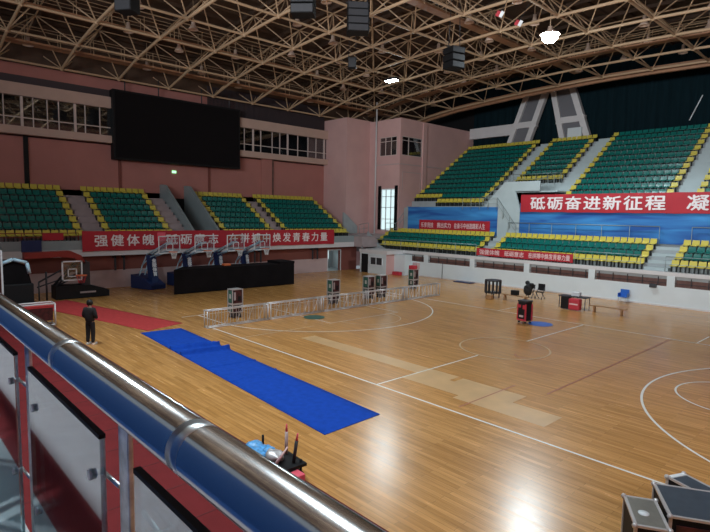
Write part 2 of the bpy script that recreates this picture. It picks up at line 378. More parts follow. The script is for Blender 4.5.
# scoreboard
sb = thing('scoreboard', 'huge unlit black video scoreboard hung on the pink end wall', 'screen', (-32.2, 8.5, 9.35))
MB().box(-32.7, -31.95, 2.95, 14.1, 9.35, 14.7, bev=0.04).build('cabinet', M['black'], sb)
MB().box(-31.95, -31.93, 3.1, 13.95, 9.5, 14.55).build('display', M['screen'], sb)
for yy in (4.0, 6.7, 10.5, 13.2): MB().tube((-32.3, yy, 14.7), (-32.3, yy, 16.0), 0.05).build('hanger', M['charcoal'], sb)
ex = MB().box(-32.99, -32.93, 8.05, 8.4, 8.66, 8.86).build('exit_sign', M['exit']); tag(ex, 'small glowing green exit sign under the scoreboard', 'sign')

# stand steps (west)
WX0, WP, WZ0, WR, WN = -26.9, 0.77, 3.28, 0.45, 8
def wrow(i): return WX0 - WP * i, WZ0 + WR * i
ws = MB()
ws.box(-33.0, -26.3, -22, 24.0, 2.3, 2.75, 1)
ws.box(-26.5, -26.32, -22, 24.0, 2.75, 3.35, 2)
for y0, y1 in ((-22, 7.0), (9.15, 23.3)):
    for i in range(WN + 1):
        x, z = wrow(i); x1 = x - WP if i < WN else -33.0
        ws.box(x1, x + 0.45 if i == 0 else x, y0, y1, 2.75, z, 0)
for y0, y1, n in ((-.72, .84, 0), (5.4, 6.95, 0), (14.8, 15.8, 0)):
    for i in range(WN - 1):
        x, z = wrow(i); ws.box(x - WP / 2 - 0.1, x - 0.0, y0 + .2, y1 - .2, z, z + WR / 2, 0)
struct('grandstand_west', ws, [M['conc_pink'], M['fascia'], M['parapet']], 'stepped spectator stand under the scoreboard', 'grandstand')
for k, yy in enumerate((6.95, 9.1)):
    struct('trim_%d' % (k + 6), MB().prism([(-26.55, 2.75), (-26.55, 3.75), (-27.0, 3.95), (-32.0, 7.55), (-32.4, 7.6), (-33.0, 7.6), (-33.0, 2.75)], 'y', yy, yy + 0.2), M['parapet'], ['sloping grey stair wall left of the dark stair exit', 'sloping grey stair wall right of the dark stair exit'][k], 'wall')
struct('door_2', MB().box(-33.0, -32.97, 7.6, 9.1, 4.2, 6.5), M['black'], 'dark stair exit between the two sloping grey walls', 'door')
br = 0
for y in (1.0, 1.6, 12.2, 12.8, 18.35, 18.9):
    MBo = MB().box(-26.55, -26.45, y - .06, y + .06, 1.25, 2.3).box(-26.9, -26.45, y - .05, y + .05, 2.1, 2.25).build('hanging_bracket', M['charcoal'])
    tag(MBo, ['dark bracket under west balcony near the red-armed hoop', 'dark bracket just right of the red-armed hoop', 'dark bracket under balcony right of navy hoops, left one of pair', 'dark bracket under balcony right of navy hoops, right one of pair', 'dark bracket under balcony above black barrier end, left one of pair', 'dark bracket under balcony above black barrier end, right one of pair'][br], 'bracket', 'brackets under the west balcony'); br += 1

def railing(name, label, pts, h, m, rpost=0.022, rtop=0.028, step=1.6, mids=(0.5,), group=None):
    b = Vector(pts[0]); t = thing(name, label, 'railing', b, 0, group)
    top = MB(); 
    for a, c in zip(pts, pts[1:]):
        a = Vector(a); c = Vector(c); H = Vector((0, 0, h)); top.tube(a + H, c + H, rtop, 6)
    top.build('top_rail', m, t)
    mid = MB()
    for f in mids:
        for a, c in zip(pts, pts[1:]): mid.tube(Vector(a) + Vector((0, 0, h * f)), Vector(c) + Vector((0, 0, h * f)), rpost * .8, 5)
    if mids: mid.build('middle_rail', m, t)
    for a, c in zip(pts, pts[1:]):
        a = Vector(a); c = Vector(c); n = max(1, round((c - a).length / step))
        for i in range(n + (1 if c == Vector(pts[-1]) else 0)):
            p = a.lerp(c, i / n); MB().tube(p, p + Vector((0, 0, h)), rpost, 6).build('post', m, t)
    return t
rw = railing('balcony_railing', 'thin red railing on the balcony left of the long red banner', [(-26.42, -11, 3.35), (-26.42, -1.3, 3.35)], 0.5, M['hoop_red'])
rc = MB().box(-26.44, -26.39, -3.4, -2.2, 3.4, 3.84).build('red_cloth', M['red_cloth']); tag(rc, 'small red cloth draped on the balcony rail left of banner', 'cloth')

# long west banner
def banner(name, label, axis, a0, a1, z0, z1, pos, m, sag=0.03, thick=0.03, bumps=9):
    t = thing(name, label, 'banner', ((pos, (a0 + a1) / 2, z0) if axis == 'x' else ((a0 + a1) / 2, pos, z0)))
    n = 60; mb = MB(); vs = []
    sg = 1 if axis == 'x' else -1
    for i in range(n + 1):
        u = i / n; a = a0 + (a1 - a0) * u
        w_ = sag * math.sin(u * PI * bumps) ** 2
        for z, off in ((z0 + w_, 0), (z1 - w_ * 0.4, 0), (z1 - w_ * 0.4, -thick * sg), (z0 + w_, -thick * sg)):
            p = pos + off
            vs.append((p, a, z) if axis == 'x' else (a, p, z))
    fs = []
    for i in range(n):
        for j in range(4):
            fs.append((i * 4 + j, i * 4 + (j + 1) % 4, (i + 1) * 4 + (j + 1) % 4, (i + 1) * 4 + j))
    fs += [(0, 1, 2, 3), tuple(n * 4 + j for j in (3, 2, 1, 0))]
    mb.add(vs, fs)
    mb.build('cloth', m, t)
    return t
SLOGAN = '强健体魄 砥砺意志 在拼搏中焕发青春力量'
bw = banner('slogan_banner', 'long red slogan banner on the balcony below the scoreboard', 'x', -1.15, 20.65, 2.62, 3.98, -26.2, M['red_cloth'])
for txt, a, b_ in (('强健体魄', -0.39, 3.62), ('砥砺意志', 4.5, 8.68), ('在拼搏中焕发青春力量', 9.64, 19.78)):
    lettering('lettering', txt, (-26.18, a, 2.94), (0, 1, 0), (0, 0, 1), 0.78, b_ - a, M['letter'], bw, spacing=1.35)
fx = MB().box(-26.19, -26.15, 3.85, 4.45, 3.25, 3.85).build('red_pennant', M['pink_sheet']); tag(fx, 'small bright red square cloth pinned on the long banner', 'cloth')

# ================================================================== CORNER TOWER
tw = MB(); tw.box(-33.3, -29.4, 24.9, 33.0, 0, 15.2)
struct('wall_tower', tw, M['pink'], 'pale pink corner tower wall right of the scoreboard end', 'wall')
TX, TY = -25.05, 28.2
t2 = MB()
t2.box(-29.4, -27.9, TY, TY + .25, 0, 15.0).box(-25.5, TX, TY, TY + .25, 0, 15.0)
for z0, z1 in ((0, 3.85), (8.1, 11.45), (13.35, 15.0)): t2.box(-27.9, -25.5, TY, TY + .25, z0, z1)
t2.box(TX - .25, TX, TY + .25, 31.6, 0, 11.45).box(TX - .25, TX, TY + .25, 31.6, 13.35, 15.0).box(TX - .25, TX, 31.6, 41, 0, 15.0).box(TX - .25, TX, TY + .25, 28.5, 11.45, 13.35)
t2.box(TX, TX + .14, 31.6, 32.2, 3.5, 14.98); t2.box(-29.4, TX, TY, 41, 15.0, 15.1)
t2.box(TX - .01, TX + .05, TY - .05, 37.5, 10.5, 10.62, 1); t2.box(-28.4, TX + .05, TY - .05, TY, 10.5, 10.62, 1)
struct('wall_corner', t2, [M['pink'], M['dado']], 'pink corner block with high corner windows above the lit door', 'wall')
struct('wall_corner_room', MB().box(-28.3, -28.2, TY + .3, 34, 11, 15).box(-28.2, TX - .3, 33.9, 34, 11, 15), M['dark_room'])
for k, (ax, lab_) in enumerate((('y', 'corner window in the pink block facing the court side'), ('x', 'corner window in the pink block facing the seats'))):
    wn = thing('window_%d' % (k + 2), lab_, 'window', (TX, TY, 11.45), 0, None, 'structure')
    f = MB(); g = MB()
    if ax == 'y':
        for xx in (-27.9, -27.1, -26.3, -25.55): f.box(xx - .04, xx + .04, TY + .02, TY + .1, 11.45, 13.35)
        for zz in (11.48, 12.9, 13.32): f.box(-27.9, -25.5, TY + .02, TY + .1, zz - .03, zz + .03)
        g.box(-27.9, -25.5, TY + .05, TY + .06, 11.45, 13.35)
    else:
        for yy in (28.5, 29.5, 31.56): f.box(TX - .1, TX - .02, yy - .04, yy + .04, 11.45, 13.35)
        for zz in (11.48, 12.95, 13.32): f.box(TX - .1, TX - .02, 28.5, 31.6, zz - .03, zz + .03)
        g.box(TX - .06, TX - .05, 28.5, 31.6, 11.45, 13.35)
    f.build('window_frame', M['mullion'], wn); g.build('pane', M['pane'], wn)
rc = MB().box(TX, TX + .03, 28.6, 31.5, 9.75, 9.83).box(TX, TX + .03, 28.6, 28.68, 8.0, 9.8).box(TX, TX + .03, 31.4, 31.5, 8.0, 9.8)
struct('trim_8', rc, M['dado'], 'thin panel moulding on the pink block below its windows', 'trim')
# tall bright door-window
wn = thing('window_4', 'tall bright daylit door window between black curtains', 'window', (-26.7, TY, 3.85), 0, None, 'structure')
f = MB()
for xx in (-27.55, -26.9, -26.2, -25.62): f.box(xx - .05, xx + .05, TY + .02, TY + .1, 3.85, 8.05)
for zz in (3.9, 5.0, 6.2, 7.3, 8.02): f.box(-27.55, -25.6, TY + .02, TY + .1, zz - .03, zz + .03)
f.build('window_frame', M['white_metal'], wn); MB().box(-27.6, -25.55, TY + .14, TY + .16, 3.85, 8.08).build('bright_pane', M['day'], wn)
for xx, lb in ((-27.75, 'left'), (-25.42, 'right')):
    cu = MB(); 
    for j in range(5): cu.tube((xx - .12 + j * .07, TY - .06, 3.9), (xx - .12 + j * .07, TY - .06, 8.4), 0.06, 8)
    tag(cu.build('door_curtain', M['black_cloth']), 'narrow black curtain on the %s of the tall bright window' % lb, 'curtain', None)
pp = MB().tube((-28.25, 28.0, 2.0), (-28.25, 28.0, 17.0), 0.09, 8); tag(pp.build('roof_pipe', M['fascia']), 'pale vertical pipe running up the pink tower to the roof', 'pipe')

# ================================================================== RIGHT SIDE, lower stand
LY0, LP, LZ0, LR = 25.9, 0.72, 2.14, 0.415
rs = MB()
rs.box(-24.5, 16, 25.0, 25.4, 1.92, 2.16, 1)
for j in range(4):
    rs.box(-26.6, 16, LY0 + LP * j - .35 if j else 25.2, LY0 + LP * (j + 1) - .35, 1.70, LZ0 + LR * j, 0)
rs.box(-28.4, 16, LY0 + LP * 4 - .35, 29.1, 1.7, 3.45, 0)
for a, b_ in ((-13.75, -12.85), (-0.95, 0.5)):
    for j in range(4): rs.box(a, b_, LY0 + LP * j - .15, LY0 + LP * j + .37, LZ0 + LR * j, LZ0 + LR * j + LR / 2, 2)
struct('grandstand_lower', rs, [M['conc'], M['fascia'], M['aisle']], 'low stepped stand along the right side of the court', 'grandstand')
lw_ = MB(); lw_.box(-21.6, 16, 25.0, 25.3, 0.0, 1.27, 0); lw_.box(-21.6, 16, 25.28, 25.4, 1.2, 1.93, 1); lw_.box(-21.6, 16, 24.93, 25.0, 0.0, 0.10, 2); lw_.box(-21.6, 16, 25.02, 25.35, 1.27, 1.30, 3)
x = -18.9
while x < 16: lw_.box(x, x + .45, 24.98, 25.3, 1.2, 1.93, 0); x += 4.9
struct('wall_north', lw_, [M['white_wall'], M['brown'], M['fascia'], M['brown']], 'pale blue white wall with brown slot windows under the lower stand', 'wall')
sl = MB(); x = -21
while x < 16:
    sl.box(x, x + .04, 25.03, 25.07, 1.30, 1.84); x += 0.92
sl.box(-21.6, 16, 25.03, 25.06, 1.46, 1.49)
struct('trim_9', sl, M['charcoal'], 'thin dark bars along the slot windows of the lower wall', 'trim')
bk = MB(); bk.box(-25.0, -21.6, 22.9, 25.0, 0, 2.1, 0); bk.box(-21.62, -21.58, 22.95, 24.0, 0, 1.83, 1); bk.box(-21.6, -20.3, 24.0, 25.0, 0, 1.83, 0); bk.box(-25.0, -21.4, 22.8, 25.2, 1.84, 2.17, 2)
struct('wall_block', bk, [M['white_wall'], M['pink'], M['fascia']], 'white corner block with black door and small window', 'wall')
struct('door_3', MB().box(-24.75, -23.9, 22.86, 22.92, 0, 1.75), M['black'], 'black door in the white corner block', 'door')
wn = thing('window_5', 'small dark window in the white corner block', 'window', (-22.9, 22.88, .8), 0, None, 'structure')
MB().box(-23.6, -22.0, 22.84, 22.92, .78, .84).box(-23.6, -22.0, 22.84, 22.92, 1.48, 1.54).box(-23.6, -23.54, 22.84, 22.92, .8, 1.5).box(-22.06, -22, 22.84, 22.92, .8, 1.5).box(-22.85, -22.78, 22.84, 22.92, .8, 1.5).build('window_frame', M['white_metal'], wn)
MB().box(-23.58, -22.02, 22.885, 22.89, .8, 1.52).build('pane', M['charcoal'], wn)
# corner link between the two stands
ck = MB(); ck.box(-29.4, -25.2, 23.3, 25.4, 2.3, 3.3, 0); ck.box(-29.4, -26.6, 25.0, 28.2, 1.7, 3.45, 0); ck.box(-33, -28.2, 23.3, 24.9, 2.3, 3.4, 0); ck.box(-26.9, -26.3, 23.3, 24.4, 2.3, 2.75, 1)
ck.prism([(24.4, 3.3), (24.4, 5.6), (24.9, 5.3), (26.3, 4.2), (26.3, 3.3)], 'x', -29.3, -29.1, 2)
ck.prism([(-26.6, 3.3), (-26.6, 3.75), (-25.0, 2.55), (-23.8, 2.0), (-23.8, 1.9), (-26.6, 1.9)], 'y', 25.35, 25.5, 2)
ck.prism([(-28.0, 3.3), (-28.0, 3.7), (-25.2, 2.5), (-25.2, 2.2)], 'y', 23.35, 23.45, 2)
struct('wall_landing', ck, [M['conc_pink'], M['fascia'], M['conc']], 'grey landing walls in the corner between the two stands', 'wall')
railing('landing_railing', 'grey railing on the corner landing below the tall bright window', [(-28.0, 25.6, 3.4), (-26.7, 25.6, 3.6)], 1.0, M['rail_metal'], step=0.7)
railing('landing_railing', 'short grey railing stepping down right of the tall bright window', [(-26.3, 27.7, 3.5), (-24.9, 27.7, 3.5), (-24.3, 28.2, 4.6)], 1.1, M['rail_metal'], step=0.7)
railing('front_railing', 'thin railing along front of lower stand left of its red banner', [(-26.0, 25.15, 2.17), (-13.55, 25.15, 2.17)], 0.95, M['rail_metal'], step=2.2)
railing('front_railing', 'thin railing along front of lower stand right of its red banner', [(-5.3, 25.15, 2.17), (-0.95, 25.15, 2.17)], 0.95, M['rail_metal'], step=2.2)
railing('front_railing', 'thin railing along front of lower stand at right photo edge', [(0.5, 25.15, 2.17), (8, 25.15, 2.17)], 0.95, M['rail_metal'], step=2.2)
railing('back_railing', 'grey railing behind the yellow top row below the blue banner', [(-12.7, 28.45, 3.45), (-1.0, 28.45, 3.45)], 1.5, M['rail_metal'], step=1.9, mids=())
railing('back_railing', 'grey railing behind yellow row at the right photo edge', [(0.95, 28.45, 3.45), (8, 28.45, 3.45)], 1.5, M['rail_metal'], step=1.9, mids=())
b2 = banner('slogan_banner', 'smaller red slogan banner hung on the lower stand front railing', 'y', -13.45, -5.4, 2.25, 2.88, 25.08, M['red_cloth'])
for txt, a, b_ in (('强健体魄', -13.15, -11.3), ('砥砺意志', -10.85, -9.2), ('在拼搏中焕发青春力量', -8.8, -5.6)):
    lettering('lettering', txt, (a, 25.05, 2.37), (1, 0, 0), (0, 0, 1), 0.4, b_ - a, M['letter_pink'], b2)

# ================================================================== RIGHT SIDE, upper stand
UY0, UPI, UZ0, UR, UN = 29.7, 0.8, 6.35, 0.52, 13
def urow(r): return UY0 + UPI * r, UZ0 + UR * r
us = MB()
us.box(-25.0, 16, 28.95, 29.2, 3.45, 6.2, 0)
for x0, x1, r0, mi in ((-25.0, -16.0, 0, 0), (-16.0, -14.85, 0, 1), (-14.85, -10.2, 4, 0), (-10.2, -8.9, 0, 1), (-8.9, -0.9, 0, 0), (-0.9, 0.45, 0, 1), (0.45, 16, 0, 0)):
    for r in range(r0, UN):
        y, z = urow(r); us.box(x0, x1, y - .35, y - .35 + UPI, z - 0.7, z, mi)
        if mi == 1: us.box(x0 + .1, x1 - .1, y - .05, y - .35 + UPI, z, z + UR / 2, 1)
us.box(-25.0, 16, 40.0, 40.8, 11.9, 12.4, 0)
us.box(-14.85, -10.2, 32.5, 32.75, 7.65, 8.45, 1)
us.box(-14.0, -11.9, 28.85, 29.0, 3.45, 6.1, 1)
us.prism([(-15.6, 6.1), (-15.0, 6.8), (-13.4, 8.4), (-10.2, 8.4), (-10.2, 7.6), (-12.4, 7.6), (-11.9, 6.1)], 'y', 28.85, 29.0, 1)
us.box(-12.4, -8.9, 29.3, 32.5, 7.5, 7.62, 1); us.box(-12.6, -10.0, 31.5, 31.6, 5.9, 7.6, 2)
us.box(-25, 16, 29.2, 40.8, 3.45, 3.5, 0)
struct('grandstand_upper', us, [M['conc'], M['aisle'], M['black']], 'tall stepped upper stand above the blue banners', 'grandstand')
bl1 = banner('blue_banner', 'plain blue cloth banner on the upper stand wall nearest the pink tower', 'y', -24.3, -14.0, 3.75, 6.27, 28.8, M['blue_banner'], sag=0.01)
bl2 = banner('blue_banner', 'long blue streaked banner under the big red slogan banner', 'y', -11.85, 9.0, 3.75, 6.6, 28.8, M['blue_banner'], sag=0.01)
b3 = banner('slogan_banner', 'small dark red slogan banner lying across the left blue banner', 'y', -22.7, -14.65, 4.0, 5.02, 28.7, M['red_cloth'])
for txt, a, b_ in (('乐享竞技', -22.45, -20.9), ('赛出实力', -20.45, -18.85), ('在奋斗中创造精彩人生', -18.45, -15.1)):
    lettering('lettering', txt, (a, 28.67, 4.28), (1, 0, 0), (0, 0, 1), 0.5, b_ - a, M['letter_pink'], b3)
b4 = banner('slogan_banner', 'big red slogan banner across the upper stand front at right', 'y', -11.7, 9.0, 5.85, 7.28, 28.62, M['red_cloth'])
lettering('lettering', '砥砺奋进新征程', (-10.8, 28.59, 6.08), (1, 0, 0), (0, 0, 1), 1.0, 10.0, M['letter'], b4, bold=0.03, spacing=1.15)
lettering('lettering', '凝', (0.5, 28.59, 6.08), (1, 0, 0), (0, 0, 1), 1.0, 1.25, M['letter'], b4, bold=0.03)
railing('stair_railing', 'dark green stair railing descending left of the big red banner', [(-17.6, 28.7, 6.05), (-14.0, 28.7, 6.05), (-12.1, 28.7, 3.7)], 1.0, M['rail_metal'], step=0.9)
railing('stair_railing', 'railing across the front of the short raised seat block', [(-14.8, 32.42, 8.45), (-10.3, 32.42, 8.45)], 0.85, M['rail_metal'], step=1.1)
railing('stair_railing', 'railing climbing the aisle left of the short raised seat block', [(-15.7, 29.0, 5.9), (-15.0, 32.3, 8.3)], 1.0, M['rail_metal'], step=0.9)
railing('stair_railing', 'railing on the aisle right of the short raised seat block', [(-10.9, 29.0, 7.4), (-10.1, 32.3, 8.5)], 0.9, M['rail_metal'], step=0.9)

# back of the upper stand: curtain, beam, A-shaped columns
cv = MB(); n = 220; vs = []
for i in range(n + 1):
    x = -25 + 41 * i / n; yy = 40.6 + 0.06 * math.sin(i * 1.3)
    vs += [(x, yy, 11.5), (x, yy, 20.5)]
cv.add(vs, [(2 * i, 2 * i + 2, 2 * i + 3, 2 * i + 1) for i in range(n)])
for i in range(n + 1): pass
tag(cv.build('back_curtain', M['curtain']), 'dark teal curtain hanging behind the top of the upper stand', 'curtain', None, 'structure')
struct('wall_back', MB().box(-33, 16, 41.0, 41.3, 3, 21), M['black'], 'dark wall behind the upper stand curtain', 'wall')
struct('trim_10', MB().box(-25.05, -19.6, 39.9, 40.4, 14.2, 15.35), M['fascia'], 'pale beam above the top seats beside the pink block', 'trim')
tag(MB().tube((-3.05, 40.45, 13.9), (-2.75, 40.45, 14.6), .05, 6).tube((-2.75, 40.45, 14.6), (-2.2, 40.45, 15.9), .05, 6).build('loose_curtain_tape', M['white_metal']), 'thin white strip hanging on the teal curtain at right', 'strip')
def slant(name, label, b0, b1, t0, t1, z0, zt):
    t = thing(name, label, 'column', ((b0 + b1) / 2, 39.9, z0), 0, None, 'structure')
    def rail(x0, xt, m, wd): 
        MB().prism([(x0, z0), (x0 + wd, z0), (xt + wd, zt), (xt, zt)], 'y', 39.7, 40.2).build('leg', m, t)
    rail(b0, t0, M['fascia'], 0.55); rail(b1 - .6, t1 - .6, M['fascia'], 0.6)
    MB().prism([(b0 + .4, z0), (b1 - .4, z0), (t1 - .4, zt), (t0 + .4, zt)], 'y', 39.95, 40.1).build('infill_panel', M['grey_panel'], t)
    f = 0.48; l0 = b0 + (t0 - b0) * f; l1 = b1 + (t1 - b1) * f
    MB().box(l0, l1, 39.72, 40.18, z0 + (zt - z0) * f - .3, z0 + (zt - z0) * f + .3).build('cross_beam', M['fascia'], t)
slant('slanted_column', 'left leaning leg of the A-shaped roof support behind the seats', -20.6, -17.9, -18.2, -15.6, 12.0, 18.4)
slant('slanted_column', 'right leaning leg of the A-shaped roof support behind the seats', -13.9, -10.7, -15.5, -13.0, 12.0, 18.4)
tag(MB().box(-13.3, -11.9, 39.5, 39.65, 13.0, 14.2, bev=.02).build('notice_board', M['white_wall']), 'pale square board leaning on the right leg of roof support', 'board')

# ================================================================== SEATS
def seat_mesh(m):
    # front towards -y, origin on the tread under the middle of the pan
    mb = MB()
    w2 = 0.215
    prof = [(-0.22, 0.36), (-0.20, 0.40), (-0.05, 0.385), (0.10, 0.39), (0.17, 0.43), (0.215, 0.56), (0.235, 0.70), (0.225, 0.725), (0.20, 0.70), (0.18, 0.57), (0.14, 0.47), (0.09, 0.425), (-0.05, 0.42), (-0.20, 0.43)]
    outer = prof
    N = 8
    top = [(-0.22, 0.395), (-0.12, 0.40), (0.02, 0.39), (0.12, 0.41), (0.17, 0.47), (0.20, 0.58), (0.225, 0.73)]
    vs = []; nx = 5
    for y, z in top:
        for i in range(nx):
            u = -1 + 2 * i / (nx - 1); vs.append((u * w2 * (0.92 if z > .7 else 1), y, z + 0.02 * u * u))
    for y, z in top:
        for i in range(nx):
            u = -1 + 2 * i / (nx - 1); vs.append((u * w2 * (0.92 if z > .7 else 1), y + (0.03 if z > .45 else 0), z + 0.02 * u * u - (0.04 if z < .45 else 0.0)))
    fs = []; L = len(top); o = L * nx
    for j in range(L - 1):
        for i in range(nx - 1):
            a = j * nx + i; fs.append((a, a + 1, a + nx + 1, a + nx)); fs.append((o + a, o + a + nx, o + a + nx + 1, o + a + 1))
    for j in range(L - 1):
        a = j * nx; fs.append((a, a + nx, o + a + nx, o + a)); a += nx - 1; fs.append((a, o + a, o + a + nx, a + nx))
    for i in range(nx - 1):
        fs.append((i, o + i, o + i + 1, i + 1)); a = (L - 1) * nx + i; fs.append((a, a + 1, o + a + 1, o + a))
    mb.add(vs, fs, 0, False)
    mb.box(-0.16, -0.12, -0.12, 0.12, 0.0, 0.37, 1); mb.box(0.12, 0.16, -0.12, 0.12, 0.0, 0.37, 1)
    return mb
seat_src = {c: seat_mesh(M[c]) for c in ('seat_green', 'seat_yellow')}
seat_me = {}
for c in seat_src:
    o = seat_src[c].build('stadium_seat', [M[c], M['seat_leg']]); seat_me[c] = o.data
    bpy.data.objects.remove(o)
seats = []   # (x, y, z, rz, colour, label)
def add_seat(x, y, z, rz, yel, label):
    q = project((x, y, z + .6))
    if q is None or not (-6 < q[0] < 716 and -6 < q[1] < 538): return
    seats.append((q[2], x, y, z, rz, 'seat_yellow' if yel else 'seat_green', ('yellow' if yel else 'green') + ' plastic seat, ' + label))
PW = 0.5
for y0, y1, nm in ((-10.2, -0.7, 'far left scoreboard stand section'), (0.65, 5.55, 'scoreboard stand section left of stair walls'), (9.8, 14.75, 'scoreboard stand section right of stair walls'), (15.9, 23.3, 'scoreboard stand section beside pink tower')):
    n = round((y1 - y0) / PW); W_ = (y1 - y0) / n
    for i in range(WN):
        x, z = wrow(i)
        for k in range(n):
            y = y1 - W_ * (k + .5)
            pos = n - k
            end = k == 0 or (k == n - 1 and y0 > -5)
            add_seat(x - 0.3, y, z, PI / 2, i in (0, WN - 1) or end, '%s row up, %s from right, %s' % (ordn(i + 1), ordn(k + 1), nm))
for x0, x1, nm in ((-26.2, -13.8, 'lower stand section below tall bright window'), (-12.75, -1.0, 'middle section of lower stand'), (0.55, 7.0, 'lower stand section at right edge')):
    n = round((x1 - x0) / PW); W_ = (x1 - x0) / n
    for j in range(4):
        for k in range(n):
            x = x0 + W_ * (k + .5); y = LY0 + LP * j
            if y < 25.9 + .1 and x < -25.4: continue
            end = k == 0 or k == n - 1
            add_seat(x, y - .05, LZ0 + LR * j, 0, j in (0, 3) or end, '%s row up, %s from left, %s' % (ordn(j + 1), ordn(k + 1), nm))
for x0, x1, r0, nm in ((-24.9, -16.1, 0, 'upper stand section beside pink block'), (-14.8, -10.3, 4, 'short raised block between upper aisles'), (-8.86, -0.92, 1, 'broad upper section above big banner'), (0.45, 7.5, 1, 'upper section at right edge')):
    n = round((x1 - x0) / PW); W_ = (x1 - x0) / n
    for r in range(r0, UN):
        for k in range(n):
            x = x0 + W_ * (k + .5); y, z = urow(r)
            if r == 0 and x0 < -20 and x < -21.6: continue
            end = k == 0 or k == n - 1
            yel = end or (r == r0 and x0 < -10) or r == UN - 1 and x0 < -9 or (x0 < -20 and r == 1 and x < -21.4)
            if r == UN - 1 and x0 > -9: yel = end or x > 0
            add_seat(x, y - .05, z, 0, yel, '%s row up, %s from left, %s' % (ordn(r - r0 + 1), ordn(k + 1), nm))
seats.sort(key=lambda s: s[0])
rest = MB()
for idx, (d, x, y, z, rz, c, lab_) in enumerate(seats):
    if idx < 300:
        o = bpy.data.objects.new('stadium_seat', seat_me[c]); C.objects.link(o); o.location = (x, y, z); o.rotation_euler = (0, 0, rz)
        tag(o, lab_, 'seat', 'plastic spectator seats')
    else:
        mt = Matrix.Translation((x, y, z)) @ Matrix.Rotation(rz, 4, 'Z')
        s_ = seat_src[c]; n0 = len(rest.v)
        rest.v += [mt @ p for p in s_.v]
        rest.f += [[n0 + i for i in f] for f in s_.f]
        rest.mi += [2 if i == 1 else (0 if c == 'seat_green' else 1) for i in s_.mi]; rest.sm += s_.sm
if rest.v: tag(rest.build('stadium_seats', [M['seat_green'], M['seat_yellow'], M['seat_leg']]), 'remaining rows of green and yellow plastic seats on the farther stands', 'seats', 'plastic spectator seats', 'stuff')
print('SEATS', len(seats))

# ================================================================== ROOF
XN = [-32.1 + 3.93 * i for i in range(13)]
def az(x):
    pts = [(-36, 14.6), (-32.1, 15.5), (-28.15, 16.35), (-24.2, 16.85), (-20.3, 17.1), (-16.4, 17.3), (-12.5, 17.42), (-8.5, 17.5), (-4.5, 17.45), (-0.6, 17.35), (3.3, 17.15), (7.3, 16.85), (11.2, 16.4), (15.2, 15.8), (20, 15.0)]
    for (a, za), (b, zb) in zip(pts, pts[1:]):
        if a <= x <= b: return za + (zb - za) * (x - a) / (b - a)
    return 15
YN = [-16.5 + 4 * i for i in range(14)]      # ... 35.5
dk = MB(); xs = [-37 + i for i in range(57)]; vs = []
for x in xs: vs += [(x, -20, az(x) + 3.3), (x, 41.2, az(x) + 3.3), (x, -20, az(x) + 3.5), (x, 41.2, az(x) + 3.5)]
dk.add(vs, [f for i in range(len(xs) - 1) for f in ((4 * i, 4 * i + 4, 4 * i + 5, 4 * i + 1), (4 * i + 2, 4 * i + 3, 4 * i + 7, 4 * i + 6))])
for x in [-35 + 1.31 * i for i in range(40)]: dk.box(x - .05, x + .05, -20, 41, az(x) + 3.1, az(x) + 3.32)
for y in [-18 + 4 * i for i in range(15)]:
    for a, b_ in zip(xs, xs[1:]): dk.box(a, b_, y - .06, y + .06, (az(a) + az(b_)) / 2 + 2.9, (az(a) + az(b_)) / 2 + 3.15)
struct('ceiling', dk, M['deck'], 'dark brown sheet roof over the steel space frame', 'ceiling')
tr = thing('roof_truss', 'cream painted steel tube space frame carrying the roof', 'roof truss', (-8, 10, 17), 0, None, 'structure')
DT = 2.3
for y in YN:
    mb = MB()
    for a, b_ in zip(XN, XN[1:]): mb.tube((a, y, az(a)), (b_, y, az(b_)), 0.095, 8, cap=False)
    for a in XN: mb.lathe([(0, -.16), (.12, -.11), (.16, 0), (.12, .11), (0, .16)], (a, y, az(a)), 8)
    mb.build('bottom_chord', M['steel'], tr)
for x in XN:
    MB().tube((x, YN[0], az(x)), (x, YN[-1], az(x)), 0.085, 6, cap=False).build('cross_chord', M['steel'], tr)
XT = [x + 1.965 for x in XN[:-1]]; XT = [XN[0] - 1.965] + XT; YT = [y + 2 for y in YN[:-1]]
for y in YT:
    mb = MB()
    for a, b_ in zip(XT, XT[1:]): mb.tube((a, y, az(a) + DT), (b_, y, az(b_) + DT), 0.055, 6, cap=False)
    mb.build('top_chord', M['steel'], tr)
for x in XT:
    MB().tube((x, YT[0], az(x) + DT), (x, YT[-1], az(x) + DT), 0.045, 6, cap=False).build('top_cross_chord', M['steel'], tr)
for y in YN:
    mb = MB()
    for x in XN:
        for dx in (-1.965, 1.965):
            for dy in (-2, 2):
                if YT[0] - .1 <= y + dy <= YT[-1] + .1 and XT[0] - .1 <= x + dx <= XT[-1] + .1:
                    mb.tube((x, y, az(x)), (x + dx, y + dy, az(x + dx) + DT), 0.045, 5, cap=False)
    mb.build('web_members', M['steel'], tr)
